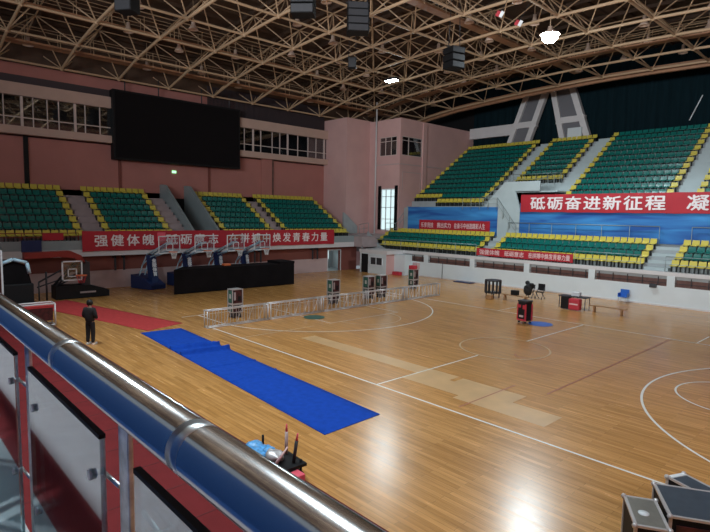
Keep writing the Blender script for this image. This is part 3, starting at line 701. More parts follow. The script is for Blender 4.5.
# edge beam along the curtain side
eb = MB()
for a, b_ in zip(xs, xs[1:]):
    eb.add([(a, 36.0, az(a) - .25), (b_, 36.0, az(b_) - .25), (b_, 36.0, az(b_) + .35), (a, 36.0, az(a) + .35), (a, 36.3, az(a) - .25), (b_, 36.3, az(b_) - .25), (b_, 36.3, az(b_) + .35), (a, 36.3, az(a) + .35)],
           [(0, 1, 2, 3), (4, 7, 6, 5), (0, 4, 5, 1), (3, 2, 6, 7)])
struct('trim_11', eb, M['catwalk'], 'brown edge beam of the roof above the curtain', 'trim')
def catwalk(label, p, q, drop):
    p = Vector(p); q = Vector(q); d = (q - p).normalized(); s_ = Vector((-d.y, d.x, 0)) * 0.32
    t = thing('catwalk', label, 'catwalk', p, 0, None, 'structure')
    N = 24; dm = MB(); rl = MB()
    pts = []
    for i in range(N + 1):
        c = p.lerp(q, i / N); c.z = az(c.x) + drop; pts.append(c)
    for a, b_ in zip(pts, pts[1:]):
        dm.add([a - s_, b_ - s_, b_ + s_, a + s_, a - s_ + Vector((0, 0, .12)), b_ - s_ + Vector((0, 0, .12)), b_ + s_ + Vector((0, 0, .12)), a + s_ + Vector((0, 0, .12))], [(0, 3, 2, 1), (4, 5, 6, 7), (0, 1, 5, 4), (2, 3, 7, 6)])
        for sg in (-1, 1):
            for h in (.55, 1.05): rl.tube(a + s_ * sg + Vector((0, 0, h)), b_ + s_ * sg + Vector((0, 0, h)), .022, 5, cap=False)
            rl.tube(a + s_ * sg, a + s_ * sg + Vector((0, 0, 1.05)), .025, 5, cap=False)
    dm.build('walkway', M['catwalk'], t); rl.build('guard_rails', M['steel'], t)
catwalk('brown roof catwalk nearest the scoreboard wall', (-30.1, -16, 16), (-30.1, 35, 16), 0.35)
catwalk('second brown roof catwalk from the scoreboard wall', (-26.3, -16, 16), (-26.3, 35, 16), 0.9)
catwalk('third brown roof catwalk from the scoreboard wall', (-10.5, -16, 16), (-10.5, 35, 16), 0.6)
catwalk('roof catwalk running lengthwise above the right stand', (-31, 29.7, 16), (14, 29.7, 16), 0.3)
tag(MB().tube((-31.5, 33.4, 16.6), (-31.5, -15, 16.6), .12, 8).build('roof_pipe', M['catwalk']), 'long brown pipe under the roof along the scoreboard wall', 'pipe')

# bell lamps
def bell(lit=False):
    mb = MB(); mb.tube((0, 0, .55), (0, 0, 1.6), 0.025, 6)
    return mb
bl_root = thing('ceiling_lamp', 'x', 'lamp', (0, 0, 0), 0, 'bell shaped ceiling lamps')
MB().tube((0, 0, .6), (0, 0, 2.0), .025, 6).build('rod', M['steel'], bl_root, True)
MB().lathe([(.0, .62), (.11, .62), (.12, .38), (.15, .3), (.30, .06), (.33, 0), (.29, .02), (.12, .28), (0, .3)], n=14).build('shade', M['bell'], bl_root, True)
lamps = []
for ix, x in enumerate([-30.1 + 3.93 * i for i in range(9)]):
    for iy, y in enumerate([-10.5 + 4 * i for i in range(12)]):
        if (ix + iy) % 4 == 3: continue
        xx = x + (0.6 if iy % 2 else -0.5); yy = y + (0.4 if ix % 2 else -0.4)
        q = project((xx, yy, az(xx) + .45))
        if q and -5 < q[0] < 715 and -5 < q[1] < 200: lamps.append((ix, iy, xx, yy))
first = True
for ix, iy, xx, yy in lamps:
    lab_ = 'unlit bell ceiling lamp, %s row from scoreboard wall, %s along it' % (ordn(ix + 1), ordn(iy + 1))
    loc = (xx, yy, az(xx) + .45)
    if first: bl_root.location = loc; bl_root['label'] = lab_; first = False
    else: copy_thing(bl_root, loc, 0, lab_)

# the two lights that are on, and three unseen ones added for light
def lit(name, label, loc, r, power, cone=120):
    t = thing(name, label, 'lamp', loc)
    MB().tube((0, 0, .45), (0, 0, 1.3), .03, 6).build('rod', M['steel'], t, True)
    MB().lathe([(.0, .5), (.13, .5), (.15, .3), (r * 1.15, .06), (r * 1.25, 0), (r * 1.1, .03), (.1, .26), (0, .28)], n=16).build('shade', M['bell'], t, True)
    MB().lathe([(0, .2), (r * .7, .12), (r, 0), (r * .9, -r * .5), (r * .5, -r * .85), (0, -r)], n=16).build('bulb', M['lamp_on'], t, True)
    d = bpy.data.lights.new(name + '_light', 'SPOT'); d.energy = power; d.spot_size = math.radians(cone); d.spot_blend = 0.5; d.color = (0.80, 0.94, 1.0); d.shadow_soft_size = r
    o = bpy.data.objects.new(name + '_light', d); C.objects.link(o); o.parent = t; o.location = (0, 0, -r - .45)
    return t
lit('ceiling_lamp', 'glaring lit white ceiling lamp above the right stand', (-5.05, 19.5, 16.45), 0.5, 2400, 150)
lit('ceiling_lamp', 'lit ceiling lamp above the near side mat, nearest the camera stand', (10, -7.5, 16.0), 0.42, 1700)  # this and the next two are unseen, added to brighten floor and handrail
lit('ceiling_lamp', 'lit ceiling lamp above the near side mat, middle one of three', (2, -7.5, 16.6), 0.42, 1700)
lit('ceiling_lamp', 'lit ceiling lamp above the near side mat, nearest the scoreboard', (-9, -7.5, 16.8), 0.42, 3400, 100)
fl_ = thing('flood_light', 'small flat lit floodlight in the roof above the pink tower', 'lamp', (-19.7, 21.1, 16.45))
MB().box(-20.3, -19.1, 20.8, 21.4, 16.5, 16.7, bev=.03).build('housing', M['charcoal'], fl_)
MB().box(-20.2, -19.2, 20.85, 21.35, 16.44, 16.5).build('lens', M['lamp_on'], fl_)
MB().tube((-19.7, 21.1, 16.7), (-19.7, 21.1, 17.6), .03, 6).build('bracket', M['steel'], fl_)
d = bpy.data.lights.new('flood_light_beam', 'SPOT'); d.energy = 1500; d.color = (.75, .92, 1); d.spot_size = 2.2; d.spot_blend = 0.6; d.shadow_soft_size = 0.4
o = bpy.data.objects.new('flood_light_beam', d); C.objects.link(o); o.parent = fl_; o.location = (0, 0, -.1); o.rotation_euler = (Vector((16, -16, -16))).to_track_quat('-Z', 'Y').to_euler()

# hanging speakers
def speaker(name, label, loc, rz, w_, h_, dpt, tilt, blue=False, n=3):
    t = thing(name, label, 'speaker', loc, rz)
    for i in range(n):
        mb = MB(); z1 = -i * h_ / n - .02; z0 = z1 - h_ / n + .05; off = tilt * i
        mb.box(-w_ / 2, w_ / 2, -dpt / 2 - off, dpt / 2 - off, z0, z1, bev=.03); c = mb.build('cabinet', M['black'], t, True)
        g = MB().box(-w_ / 2 + .05, w_ / 2 - .05, -dpt / 2 - off - .02, -dpt / 2 - off, z0 + .04, z1 - .04)
        g.build('grille', M['charcoal'], c, True)
        if blue:
            for k in range(2): MB().box(w_ / 2, w_ / 2 + .03, -dpt / 2 - off + .15 + k * .4 * dpt, -dpt / 2 - off + .15 + k * .4 * dpt + .2 * dpt, z0 + .08, z1 - .08).build('side_handle', M['steel_blue'], c, True)
    fr = MB()
    for sx in (-1, 1): fr.tube((sx * w_ * .45, 0, -.02), (sx * w_ * .3, 0, 3.7), .025, 6)
    fr.box(-w_ * .55, w_ * .55, -.08, .08, .0, .06); fr.build('rigging_frame', M['charcoal'], t, True)
    return t
speaker('hanging_speaker', 'black hanging speaker box at the top edge, left of two near centre', (-10.6, 5.0, 16.2), 0.75, 1.15, 1.0, .9, .0, n=2)
speaker('hanging_speaker', 'large black angled line array hanging near the top centre', (-10.6, 8.7, 16.8), 0.9, 1.15, 1.7, .9, .12, True, n=4)
speaker('hanging_speaker', 'black box speaker hanging below roof, right of the centre array', (-10.0, 16.6, 16.1), 1.3, 1.0, 1.35, 1.0, .0, True, n=3)
speaker('hanging_speaker', 'tiny far black speaker in the roof steel near the floodlight', (-18.5, 15.55, 16.9), 0.8, .6, .75, .5, .0, n=1)
speaker('hanging_speaker', 'black speaker cube at the top left among roof beams', (-17.5, -1.1, 16.3), 0.6, .95, .8, .8, .0, n=1)
for k, (p, c) in enumerate((((-5.4, 14.5, 16.45), 'left'), ((-5.3, 16.3, 16.4), 'right'))):
    t = thing('roof_flag', 'tiny red and white flag hanging in the roof, %s one of two' % c, 'flag', p, 0.6, 'small flags in the roof')
    MB().box(-.2, .0, -.02, .02, -.16, .14).build('red_half', M['red_cloth'], t, True); MB().box(0, .18, -.02, .02, -.12, .2).build('white_half', M['white_metal'], t, True)
    MB().tube((0, 0, .2), (0, 0, 1.1), .015, 5).build('cord', M['charcoal'], t, True)
    t.rotation_euler = (0.2, 0.5, 0.6)

# ================================================================== COURT OBJECTS
# carpets
def carpet(name, label, corners, m, thick=.012, folds=(), nu=90, seams=()):
    a, b, c, d_ = [Vector((*p, 0)) for p in corners]     # a->b short end, a->d long edge
    mb = MB(); vs = []; nv = 8
    for i in range(nu + 1):
        u = i / nu
        for j in range(nv + 1):
            v = j / nv; p = a.lerp(d_, u).lerp(b.lerp(c, u), v)
            h = thick
            for fu, fh, fw, sk in folds: h += fh * math.exp(-((u - fu - sk * (v - .5)) / fw) ** 2) * (0.5 + 0.5 * math.cos((v - .55) * 2.2))
            vs.append((p.x, p.y, h))
    W = nv + 1
    mb.add(vs, [(i * W + j, (i + 1) * W + j, (i + 1) * W + j + 1, i * W + j + 1) for i in range(nu) for j in range(nv)], 0, True)
    per = [(i, 0) for i in range(nu + 1)] + [(nu, j) for j in range(1, W)] + [(i, nv) for i in range(nu - 1, -1, -1)] + [(0, j) for j in range(nv - 1, 0, -1)]
    ids = [i * W + j for i, j in per]; base = [(vs[k][0], vs[k][1], 0.003) for k in ids]; n0 = len(vs)
    mb.v += [Vector(p) for p in base]; L = len(ids)
    for k in range(L): mb.f.append([ids[k], ids[(k + 1) % L], n0 + (k + 1) % L, n0 + k]); mb.mi.append(0); mb.sm.append(False)
    return tag(mb.build(name, m), label, 'carpet')
carpet('blue_runner', 'long bright blue wrinkled carpet runner across the wooden floor', [(-11.75, -2.95), (-11.6, -1.15), (1.85, -1.72), (1.92, -3.72)], M['blue_carpet'], folds=((.275, .20, .005, .03), (.325, .12, .004, .05), (.345, .20, .005, .02), (.50, .05, .003, .01), (.62, .05, .003, -.02)), nu=620)
carpet('red_runner', 'red carpet runner on the floor behind the standing person', [(-11.95, -2.55), (-12.6, -.6), (-23.0, -3.0), (-22.4, -5.2)], M['red_carpet'])
rm = thing('red_floor_mat', 'wide deep red matting beyond the chrome handrail', 'mat', (-5, -7.3, 0))
MB().box(-21, 12, -11.2, -5.46, .003, .03).build('surface', M['red_mat'], rm)
sm = MB()
for i in range(26): sm.box(-20 + i * 1.22, -19.97 + i * 1.22, -11.2, -5.46, .03, .034)
sm.box(-21, 12, -5.5, -5.46, .03, .034)
sm.build('seams', M['seam'], rm)

# black barrier
bb = thing('black_barrier', 'long low black cloth covered barrier in front of the hoops', 'barrier', (-21.7, 7.5, 0))
pB = [(-21.35, 2.9), (-22.7, 18.35)]
mb = MB().prism([(-21.25, 2.85), (-21.05, 12.26), (-22.75, 12.26), (-22.9, 4.2)], 'z', 0.03, 1.62); mb.build('black_skirt', M['black_cloth'], bb)
MB().prism([(-21.1, 11.0), (-21.05, 12.3), (-22.75, 12.3), (-22.8, 11.0)], 'z', 1.62, 1.8).build('raised_end', M['black_cloth'], bb)

# portable basketball hoops
def make_hoop(label, loc, rz):
    t = thing('basketball_hoop', label, 'basketball hoop', loc, rz, 'portable hoops behind the barrier')
    # local: arm along +x, y across
    MB().prism([(-1.0, .02), (1.1, .02), (1.1, .3), (0.3, .75), (-1.0, .95)], 'y', -.6, .6).build('base', M['navy'], t, True)
    p = MB().prism([(.45, .4), (.8, .4), (.55, 2.35), (.2, 2.35)], 'y', -.28, .28).build('post_pad', M['navy'], t, True)
    f = MB()
    for s in (-.22, .22):
        f.tube((-.7, s, .5), (-.25, s, 1.6), .04, 6).tube((-.25, s, 1.6), (.3, s, 2.45), .04, 6).tube((-.6, s, 1.1), (.5, s, 1.5), .03, 6)
        f.tube((.3, s, 2.4), (2.15, s * .8, 3.25), .05, 6).tube((.5, s, 2.2), (2.15, s * .8, 2.75), .04, 6).tube((-.25, s, 1.6), (.5, s, 2.2), .035, 6)
    f.tube((.3, -.22, 2.45), (.3, .22, 2.45), .04, 6)
    f.build('arm', M['pale_blue'], t, True)
    b = MB().box(2.2, 2.215, -.9, .9, 2.57, 3.72).build('backboard', M['board_glass'], t, True)
    fr = MB()
    for y0, y1, z0, z1 in ((-.92, .92, 3.68, 3.74), (-.92, .92, 2.54, 2.62), (-.92, -.87, 2.54, 3.74), (.87, .92, 2.54, 3.74), (-.3, .3, 3.16, 3.2), (-.3, .3, 2.72, 2.76), (-.3, -.26, 2.72, 3.2), (.26, .3, 2.72, 3.2)): fr.box(2.19, 2.23, y0, y1, z0, z1)
    fr.build('board_frame', M['white_metal'], b, True)
    r = MB(); pts = [(2.62 + .23 * math.cos(a * PI / 8), .23 * math.sin(a * PI / 8), 2.66) for a in range(17)]
    r.path(pts, .018, 6).box(2.2, 2.42, -.06, .06, 2.62, 2.68); rim = r.build('rim', M['orange'], t, True)
    nm = MB()
    for i in range(12):
        a = 2 * PI * i / 12; a2 = a + PI / 12; a3 = a - PI / 12
        for q in (a2, a3):
            nm.tube((2.62 + .22 * math.cos(a), .22 * math.sin(a), 2.65), (2.62 + .15 * math.cos(q), .15 * math.sin(q), 2.42), .009, 4).tube((2.62 + .15 * math.cos(q), .15 * math.sin(q), 2.42), (2.62 + .12 * math.cos(a), .12 * math.sin(a), 2.2), .009, 4)
    nm.build('net', M['net'], rim, True)
    for s in (-.45, .45):
        for xx in (-.8, .9): MB().lathe([(.0, -.05), (.05, -.05), (.05, .05), (0, .05)], (xx, s, .055), 10).build('wheel', M['black'], t, True)
    return t
hoop = make_hoop('navy portable basketball hoop, leftmost, standing clear of black barrier', (-25.3, 2.75, 0), 0.0)
save = ROOT[hoop.name]
lettering('lettering', '金\n陵\n体\n育', (-24.3, 2.55, 0.95), (0, 1, 0), (-.13, 0, 1), 1.2, .34, M['white_metal'], hoop, depth=-.16)
hoop.rotation_euler = (0, 0, .32)
copy_thing(hoop, (-25.3, 5.35, 0), .3, 'navy portable basketball hoop behind black barrier, second from left')
copy_thing(hoop, (-25.3, 7.85, 0), .3, 'navy portable basketball hoop behind black barrier, third from left')
copy_thing(hoop, (-25.3, 10.15, 0), .3, 'navy portable basketball hoop behind black barrier, rightmost of four')
mbs = tag(MB().box(-22.4, -22.0, 6.9, 7.4, 1.625, 1.76, bev=.02).build('small_carton', M['orange']), 'small orange box on top of the black barrier', 'box')

# dark folded hoop with the red arm
t = thing('basketball_hoop', 'folded black basketball hoop with red arm at far left wall', 'basketball hoop', (-23.6, -2.0, 0))
MB().prism([(-3.5, .03), (-.5, .03), (-.5, .42), (-1.6, .78), (-3.5, .82)], 'x', -24.3, -23.2).build('base', M['black'], t)
f = MB()
for xx in (-24.1, -23.5):
    f.tube((xx, -3.4, .8), (xx, -2.1, 2.3), .07, 6).tube((xx, -1.6, .7), (xx, -1.75, 2.3), .07, 6).tube((xx, -3.4, .8), (xx, -1.75, 1.6), .05, 6)
f.box(-24.2, -23.4, -2.0, -1.55, .7, 2.2); f.build('upright', M['charcoal'], t)
a = MB().prism([(-5.0, 2.5), (-5.0, 2.85), (-2.6, 2.9), (-2.0, 2.6), (-1.75, 2.1), (-2.05, 2.1), (-2.4, 2.45), (-3.2, 2.55)], 'x', -24.0, -23.4).build('arm', M['hoop_red'], t)
lettering('arm_lettering', 'JINLING', (-23.38, -3.9, 2.62), (0, 1, 0), (0, 0, 1), .16, 1.1, M['orange'], t) if False else None
b = MB().box(-23.2, -23.18, -3.15, -2.05, 1.15, 2.3).build('backboard', M['board_glass'], t)
fr = MB()
for y0, y1, z0, z1 in ((-3.17, -2.03, 2.24, 2.32), (-3.17, -2.03, 1.12, 1.2), (-3.17, -3.09, 1.12, 2.32), (-2.11, -2.03, 1.12, 2.32), (-2.85, -2.35, 1.8, 1.85), (-2.85, -2.35, 1.35, 1.4), (-2.85, -2.8, 1.35, 1.85), (-2.4, -2.35, 1.35, 1.85)): fr.box(-23.22, -23.15, y0, y1, z0, z1)
fr.build('board_frame', M['white_metal'], b)
rim = MB().path([(-22.85 + .25 * math.cos(k * PI / 8), -2.2 + .3 * math.sin(k * PI / 8), 1.45) for k in range(17)], .03, 6).build('rim', M['orange'], t)
nm = MB()
for k in range(10): nm.tube((-22.85 + .24 * math.cos(k * PI / 5), -2.2 + .28 * math.sin(k * PI / 5), 1.44), (-22.85 + .13 * math.cos(k * PI / 5 + .3), -2.2 + .15 * math.sin(k * PI / 5 + .3), 1.0), .012, 4)
nm.build('net', M['red_bag'], rim)
MB().box(-23.19, -23.17, -2.2, -1.3, .32, .42).build('base_lettering_strip', M['conc_pink'], t)
gf = thing('bar_stand', 'dark folding bar stand standing left of the red-armed hoop', 'frame', (-23.5, -4.2, 0))
MB().tube((-23.6, -3.9, 0), (-23.6, -3.9, 1.7), .06, 6).tube((-23.6, -4.3, 0), (-23.6, -4.3, 1.1), .05, 6).tube((-23.6, -4.3, 1.1), (-23.6, -3.1, 1.75), .05, 6).tube((-23.6, -4.4, .8), (-23.6, -3.1, 1.2), .04, 6).build('bars', M['charcoal'], gf)
# second dark hoop cut by the left edge
t = thing('basketball_hoop', 'dark basketball hoop cut off by the left photo edge', 'basketball hoop', (-19.5, -6.5, 0))
MB().box(-20.6, -18.6, -7.0, -5.3, .03, .6, bev=.05).box(-20.2, -19.2, -6.8, -5.45, .58, 1.6, bev=.06).build('base', M['black'], t)
MB().prism([(-6.7, 1.55), (-5.5, 1.55), (-5.7, 2.5), (-6.3, 2.8), (-6.9, 2.7)], 'x', -20.0, -19.4).build('upright_pad', M['black_cloth'], t)
MB().path([(-19.35, -6.9, 2.6), (-19.35, -6.3, 2.85), (-19.35, -5.7, 2.65), (-19.35, -5.6, 2.1)], .09, 8).build('arm', M['pale_blue'], t)
b = MB().box(-19.0, -18.97, -8.9, -6.85, 1.2, 3.4).build('backboard', M['case_red'], t)
fr = MB()
for y0, y1, z0, z1 in ((-8.9, -6.8, 3.35, 3.43), (-6.88, -6.8, 1.2, 3.43), (-8.9, -6.8, 1.15, 1.23)): fr.box(-19.03, -18.93, y0, y1, z0, z1)
fr.build('board_frame', M['white_metal'], b)
tag(MB().box(-26.33, -26.2, -4.6, -3.5, 2.68, 3.42, bev=.02).build('notice_board', M['navy']), 'dark navy board hanging on the balcony front above red hoop arm', 'board')

# white framed red panel trolley
t = thing('panel_trolley', 'white tube framed trolley with red panel behind the handrail', 'trolley', (-15.7, -6.1, 0))
f = MB(); 
for xx in (-16.0, -15.4):
    f.path([(xx, -7.0, .1), (xx, -7.0, 1.08), (xx, -5.42, 1.08), (xx, -5.42, .1), (xx, -7.0, .1)], .035, 8)
for yy in (-7.0, -5.42):
    for zz in (.1, 1.08): f.tube((-16.0, yy, zz), (-15.4, yy, zz), .03, 6)
f.build('frame', M['fascia'], t)
MB().box(-15.96, -15.44, -6.92, -5.5, .3, .9, bev=.02).build('panel', M['case_red'], t)
MB().box(-15.98, -15.42, -6.96, -5.46, .9, .98, bev=.01).build('top_strip', M['red_carpet'], t)
for yy in (-6.9, -5.52): MB().lathe([(0, -.03), (.05, -.03), (.05, .03), (0, .03)], (-15.5, yy, .05), 10).build('wheel', M['black'], t)

# floor lighting truss, five sections
def truss_section(label, y0, L):
    t = thing('stage_truss', label, 'truss section', (-10.9, y0, 0), 0, 'aluminium truss sections on the floor')
    H, W2 = .82, .15
    c = MB()
    for x in (-W2, W2):
        for z in (.03, H): c.tube((x, 0.02, z), (x, L - .02, z), .025, 8)
    c.build('chords', M['alu'], t, True)
    for y in (.05, L - .05):
        e = MB()
        for x in (-W2, W2): e.tube((x, y, 0.02), (x, y, H), .028, 8)
        for z in (.04, H): e.tube((-W2, y, z), (W2, y, z), .025, 6)
        e.build('end_frame', M['alu'], t, True)
    n = 11; b = MB()
    for i in range(1, n):
        y = L * i / n
        for x in (-W2, W2): b.tube((x, y, .03), (x, y, H), .012, 5)
        b.tube((-W2, y, .03), (W2, y, .03), .012, 5)
    b.build('rungs', M['alu'], t, True)
    g = MB()
    for i in range(n):
        y = L * i / n; y2 = L * (i + 1) / n
        g.tube((-W2, y, .03 if i % 2 else H), (W2, y2, .03 if i % 2 else H), .01, 5)
        if i % 2: g.tube((W2, y, .03), (W2, y2, H), .011, 5)
    g.build('diagonals', M['wood'] if False else M['alu'], t, True)
    return t
tl = ['nearest the blue runner', 'second from the blue runner', 'middle one of five', 'second from the far right end', 'farthest, ending beside the arc']
t0 = truss_section('low silver truss section on court, ' + tl[0], -.3, 3.42)
for k in range(1, 5): copy_thing(t0, (-10.9, -.3 + 3.46 * k, 0), 0, 'low silver truss section on court, ' + tl[k])

# equipment racks behind the truss
def rack(label, loc, rz, sx, sy, z0, z1, name='equipment_rack', wheels=False, group='equipment racks behind the truss'):
    t = thing(name, label, 'equipment rack', loc, rz, group)
    MB().box(-sx / 2 + .02, sx / 2 - .02, -sy / 2 + .02, sy / 2 - .02, z0 + .02, z1 - .02).build('body', M['black'], t, True)
    f = MB(); w_ = .02
    for x in (-sx / 2, sx / 2):
        for y in (-sy / 2, sy / 2): f.box(x - w_, x + w_, y - w_, y + w_, z0, z1)
    for z in (z0 + w_, z1 - w_):
        for x in (-sx / 2, sx / 2): f.box(x - w_, x + w_, -sy / 2, sy / 2, z - w_, z + w_)
        for y in (-sy / 2, sy / 2): f.box(-sx / 2, sx / 2, y - w_, y + w_, z - w_, z + w_)
    f.box(-sx / 2, sx / 2, -sy / 2, sy / 2, z1 - .02, z1)
    f.build('edge_frame', M['alu'], t, True)
    MB().box(-sx / 2 + .06, sx / 2 - .06, -sy / 2 - .012, -sy / 2 + .02, z0 + .08, z1 - .08).box(-.06, .1, -sy / 2 - .02, -sy / 2 - .01, (z0 + z1) / 2 - .1, (z0 + z1) / 2 + .12, 1).build('side_panel', [M['case_green'], M['alu']], t, True)
    MB().box(sx / 2 - .02, sx / 2 + .012, -sy / 2 + .1, sy / 2 - .06, z0 + .06, z1 - .06, 0).box(sx / 2, sx / 2 + .02, -sy / 2 + .08, -sy / 2 + .18, z0 + .2, z1 - .15, 1).box(sx / 2, sx / 2 + .02, .0, sy / 2 - .12, z0 + .15, z0 + .4, 2).build('front_panel', [M['case_red'], M['conc_pink'], M['black']], t, True)
    if wheels:
        for x in (-1, 1):
            for y in (-1, 1): MB().lathe([(0, -.04), (.07, -.04), (.07, .04), (0, .04)], (x * (sx / 2 - .1), y * (sy / 2 - .1), .07), 10).build('wheel', M['black'], t, True)
        MB().box(-sx / 2 + .06, sx / 2 - .06, -sy / 2 + .06, sy / 2 - .06, .1, z0).build('undercarriage', M['charcoal'], t, True)
    return t
spots = [(-12.3, 2.1, 0, 'nearest the blue runner'), (-12.4, 8.8, 0, 'in the middle of the truss'), (-12.5, 11.85, .05, 'left one of the pair'), (-12.5, 13.0, -.04, 'right one of the pair'), (-13.8, 17.7, .08, 'farthest, near the white wall')]
up = rack('silver edged upper rack case in stack ' + spots[0][3], (spots[0][0], spots[0][1], 0), spots[0][2], .46, .58, .74, 1.5)
lo = rack('low wheeled rack case under stack ' + spots[0][3], (spots[0][0], spots[0][1], 0), spots[0][2], .46, .58, .30, .735, 'equipment_trolley', True)
for x, y, r, lab_ in spots[1:]:
    copy_thing(up, (x, y, 0), r, 'silver edged upper rack case in stack ' + lab_)
    copy_thing(lo, (x, y, 0), r, 'low wheeled rack case under stack ' + lab_)
tag(MB().box(-13.98, -13.5, 17.35, 17.75, 1.505, 1.78, bev=.03).build('red_tool_box', M['red_bag']), 'small red box on top of the farthest rack stack', 'box')
tag(MB().box(-14.05, -13.6, 17.85, 18.15, 1.505, 1.95, bev=.02).build('grey_device', M['dado']), 'grey upright device on top of the farthest rack stack', 'device')

def disc(name, label, x, y, rx, ry, m, cat='mat'):
    mb = MB(); vs = [(x + rx * math.cos(2 * PI * i / 28), y + ry * math.sin(2 * PI * i / 28), .018) for i in range(28)]
    mb.add(vs + [(a, b_, .004) for a, b_, _ in vs], [tuple(range(28))] + [(i, (i + 1) % 28, 28 + (i + 1) % 28, 28 + i) for i in range(28)])
    return tag(mb.build(name, m), label, cat)
disc('round_mat', 'flat blue round mat beside the tall red and black case', -1.5, 13.35, .6, .6, M['blue_plastic'])
disc('round_mat', 'flat green round mat in front of the silver truss', -9.9, 5.35, .55, .55, M['case_green'])

# tall red/black case
t = thing('tall_case', 'tall black and red wheeled case standing on the open court', 'case', (-2.2, 13.0, 0), -.2)
MB().box(-.24, .24, -.25, .25, .12, 1.12, bev=.03).build('body', M['black'], t, True)
f = MB()
for x in (-.25, .25): f.box(x - .03, x + .03, -.27, -.2, .14, 1.0); f.box(x - .03, x + .03, .2, .27, .14, 1.0)
f.box(-.27, .27, -.272, -.2, .14, .22).box(-.2, -.05, -.27, -.24, .8, .95).box(.08, .2, -.27, -.24, .75, .95); f.build('red_edging', M['red_bag'], t, True)
MB().box(-.28, .28, -.26, .26, 1.1, 1.18, bev=.02).build('lid', M['charcoal'], t, True)
MB().box(-.12, .12, -.275, -.25, .32, .42).build('label_plate', M['dado'], t, True)
for x in (-.2, .2):
    for y in (-.18, .18): MB().lathe([(0, -.03), (.06, -.03), (.06, .03), (0, .03)], (x, y, .06), 10).build('wheel', M['black'], t, True)

# far sideline furniture
t = thing('slatted_cart', 'dark slatted round-topped cart near the far wall', 'cart', (-8.05, 19.2, 0))
MB().lathe([(0, 1.12), (.52, 1.12), (.55, 1.16), (.55, 1.2), (0, 1.2)], n=18).build('top', M['charcoal'], t, True)
MB().lathe([(0, .32), (.5, .32), (.5, .38), (0, .38)], n=18).build('shelf', M['charcoal'], t, True)
for i in range(12): MB().box(.5 * math.cos(i * PI / 6) - .04, .5 * math.cos(i * PI / 6) + .04, .5 * math.sin(i * PI / 6) - .04, .5 * math.sin(i * PI / 6) + .04, .3, 1.14).build('slat', M['charcoal'], t, True)
for i in range(4): MB().tube((.42 * math.cos(i * PI / 2 + .7), .42 * math.sin(i * PI / 2 + .7), 0), (.42 * math.cos(i * PI / 2 + .7), .42 * math.sin(i * PI / 2 + .7), .33), .04, 6).build('leg', M['black'], t, True)
def bench(label, loc, rz, L):
    t = thing('low_bench', label, 'bench', loc, rz, 'low wooden benches')
    MB().box(-L / 2, L / 2, -.15, .15, .36, .41, bev=.01).build('seat', M['wood'], t, True)
    for x in (-L / 2 + .25, L / 2 - .25):
        MB().prism([(-.15, 0), (-.1, 0), (-.05, .3), (.05, .3), (.1, 0), (.15, 0), (.12, .36), (-.12, .36)], 'x', x - .04, x + .04).build('leg', M['wood'], t, True)
    return t
bench('low wooden bench between the slatted cart and black-draped chair', (-6.2, 18.9, 0), -.05, 2.0)
bench('low wooden bench right of the table with red bag', (-.5, 19.2, 0), 0.02, 2.0)
tag(MB().box(-6.45, -6.0, 18.75, 19.05, .415, .72, bev=.02).build('black_box', M['black']), 'small black box sitting on the low wooden bench', 'box')
tag(MB().box(-7.9, -7.5, 18.15, 18.45, .0, .3, bev=.02).build('small_crate', M['wood']), 'small brown crate on the floor by the slatted cart', 'crate')
t = thing('folding_chair', 'dark folding chair heaped with black coats by far wall', 'chair', (-6.4, 21.2, 0))
f = MB()
for x in (-.22, .22): f.tube((x, -.22, 0), (x, .22, .9), .02, 6); f.tube((x, .25, 0), (x, -.2, .46), .02, 6)
f.build('frame', M['charcoal'], t, True); MB().box(-.23, .23, -.22, .2, .44, .48, bev=.01).build('seat', M['charcoal'], t, True); MB().box(-.23, .23, .17, .21, .62, .9, bev=.01).build('backrest', M['charcoal'], t, True)
def lump(mb, c, r, sx, sy, sz, seed):
    rnd = random.Random(seed); n, m_ = 12, 8; vs = []
    for j in range(m_ + 1):
        for i in range(n):
            th = PI * j / m_; ph = 2 * PI * i / n; k = 1 + .16 * math.sin(3 * ph + seed) * math.sin(2 * th) + rnd.uniform(-.07, .07) * (0 < j < m_)
            vs.append((c[0] + r * sx * k * math.sin(th) * math.cos(ph), c[1] + r * sy * k * math.sin(th) * math.sin(ph), c[2] + r * sz * k * math.cos(th)))
    mb.add(vs, [(j * n + i, j * n + (i + 1) % n, (j + 1) * n + (i + 1) % n, (j + 1) * n + i) for j in range(m_) for i in range(n)], 0, True)
mb = MB(); lump(mb, (-6.45, 21.1, .72), .34, .85, .7, .75, 1); lump(mb, (-6.6, 21.12, 1.0), .17, .9, .8, .9, 2); lump(mb, (-6.28, 21.05, .92), .15, 1.1, .8, .7, 6); lump(mb, (-6.5, 21.0, .5), .3, 1, .5, 1.1, 3)
tag(mb.build('coat_heap', M['coat']), 'heap of black coats on the dark folding chair', 'coats')
t = thing('folding_chair', 'dark chair with raised square back beside the coat heap', 'chair', (-5.75, 21.3, 0))
f = MB()
for x in (-.22, .22): f.tube((x, -.22, 0), (x, .22, .9), .02, 6); f.tube((x, .25, 0), (x, -.2, .46), .02, 6)
f.build('frame', M['charcoal'], t, True); MB().box(-.23, .23, -.22, .2, .44, .48, bev=.01).build('seat', M['black'], t, True); MB().box(-.24, .24, .15, .2, .55, 1.0, bev=.01).build('backrest', M['black'], t, True)
t = thing('folding_table', 'dark folding table by the far wall holding white box', 'table', (-2.6, 19.5, 0))
MB().box(-.85, .85, -.35, .35, .7, .75, bev=.01).build('tabletop', M['charcoal'], t, True)
for x in (-.78, .78):
    for y in (-.3, .3): MB().tube((x, y, 0), (x, y, .7), .025, 6).build('leg', M['charcoal'], t, True)
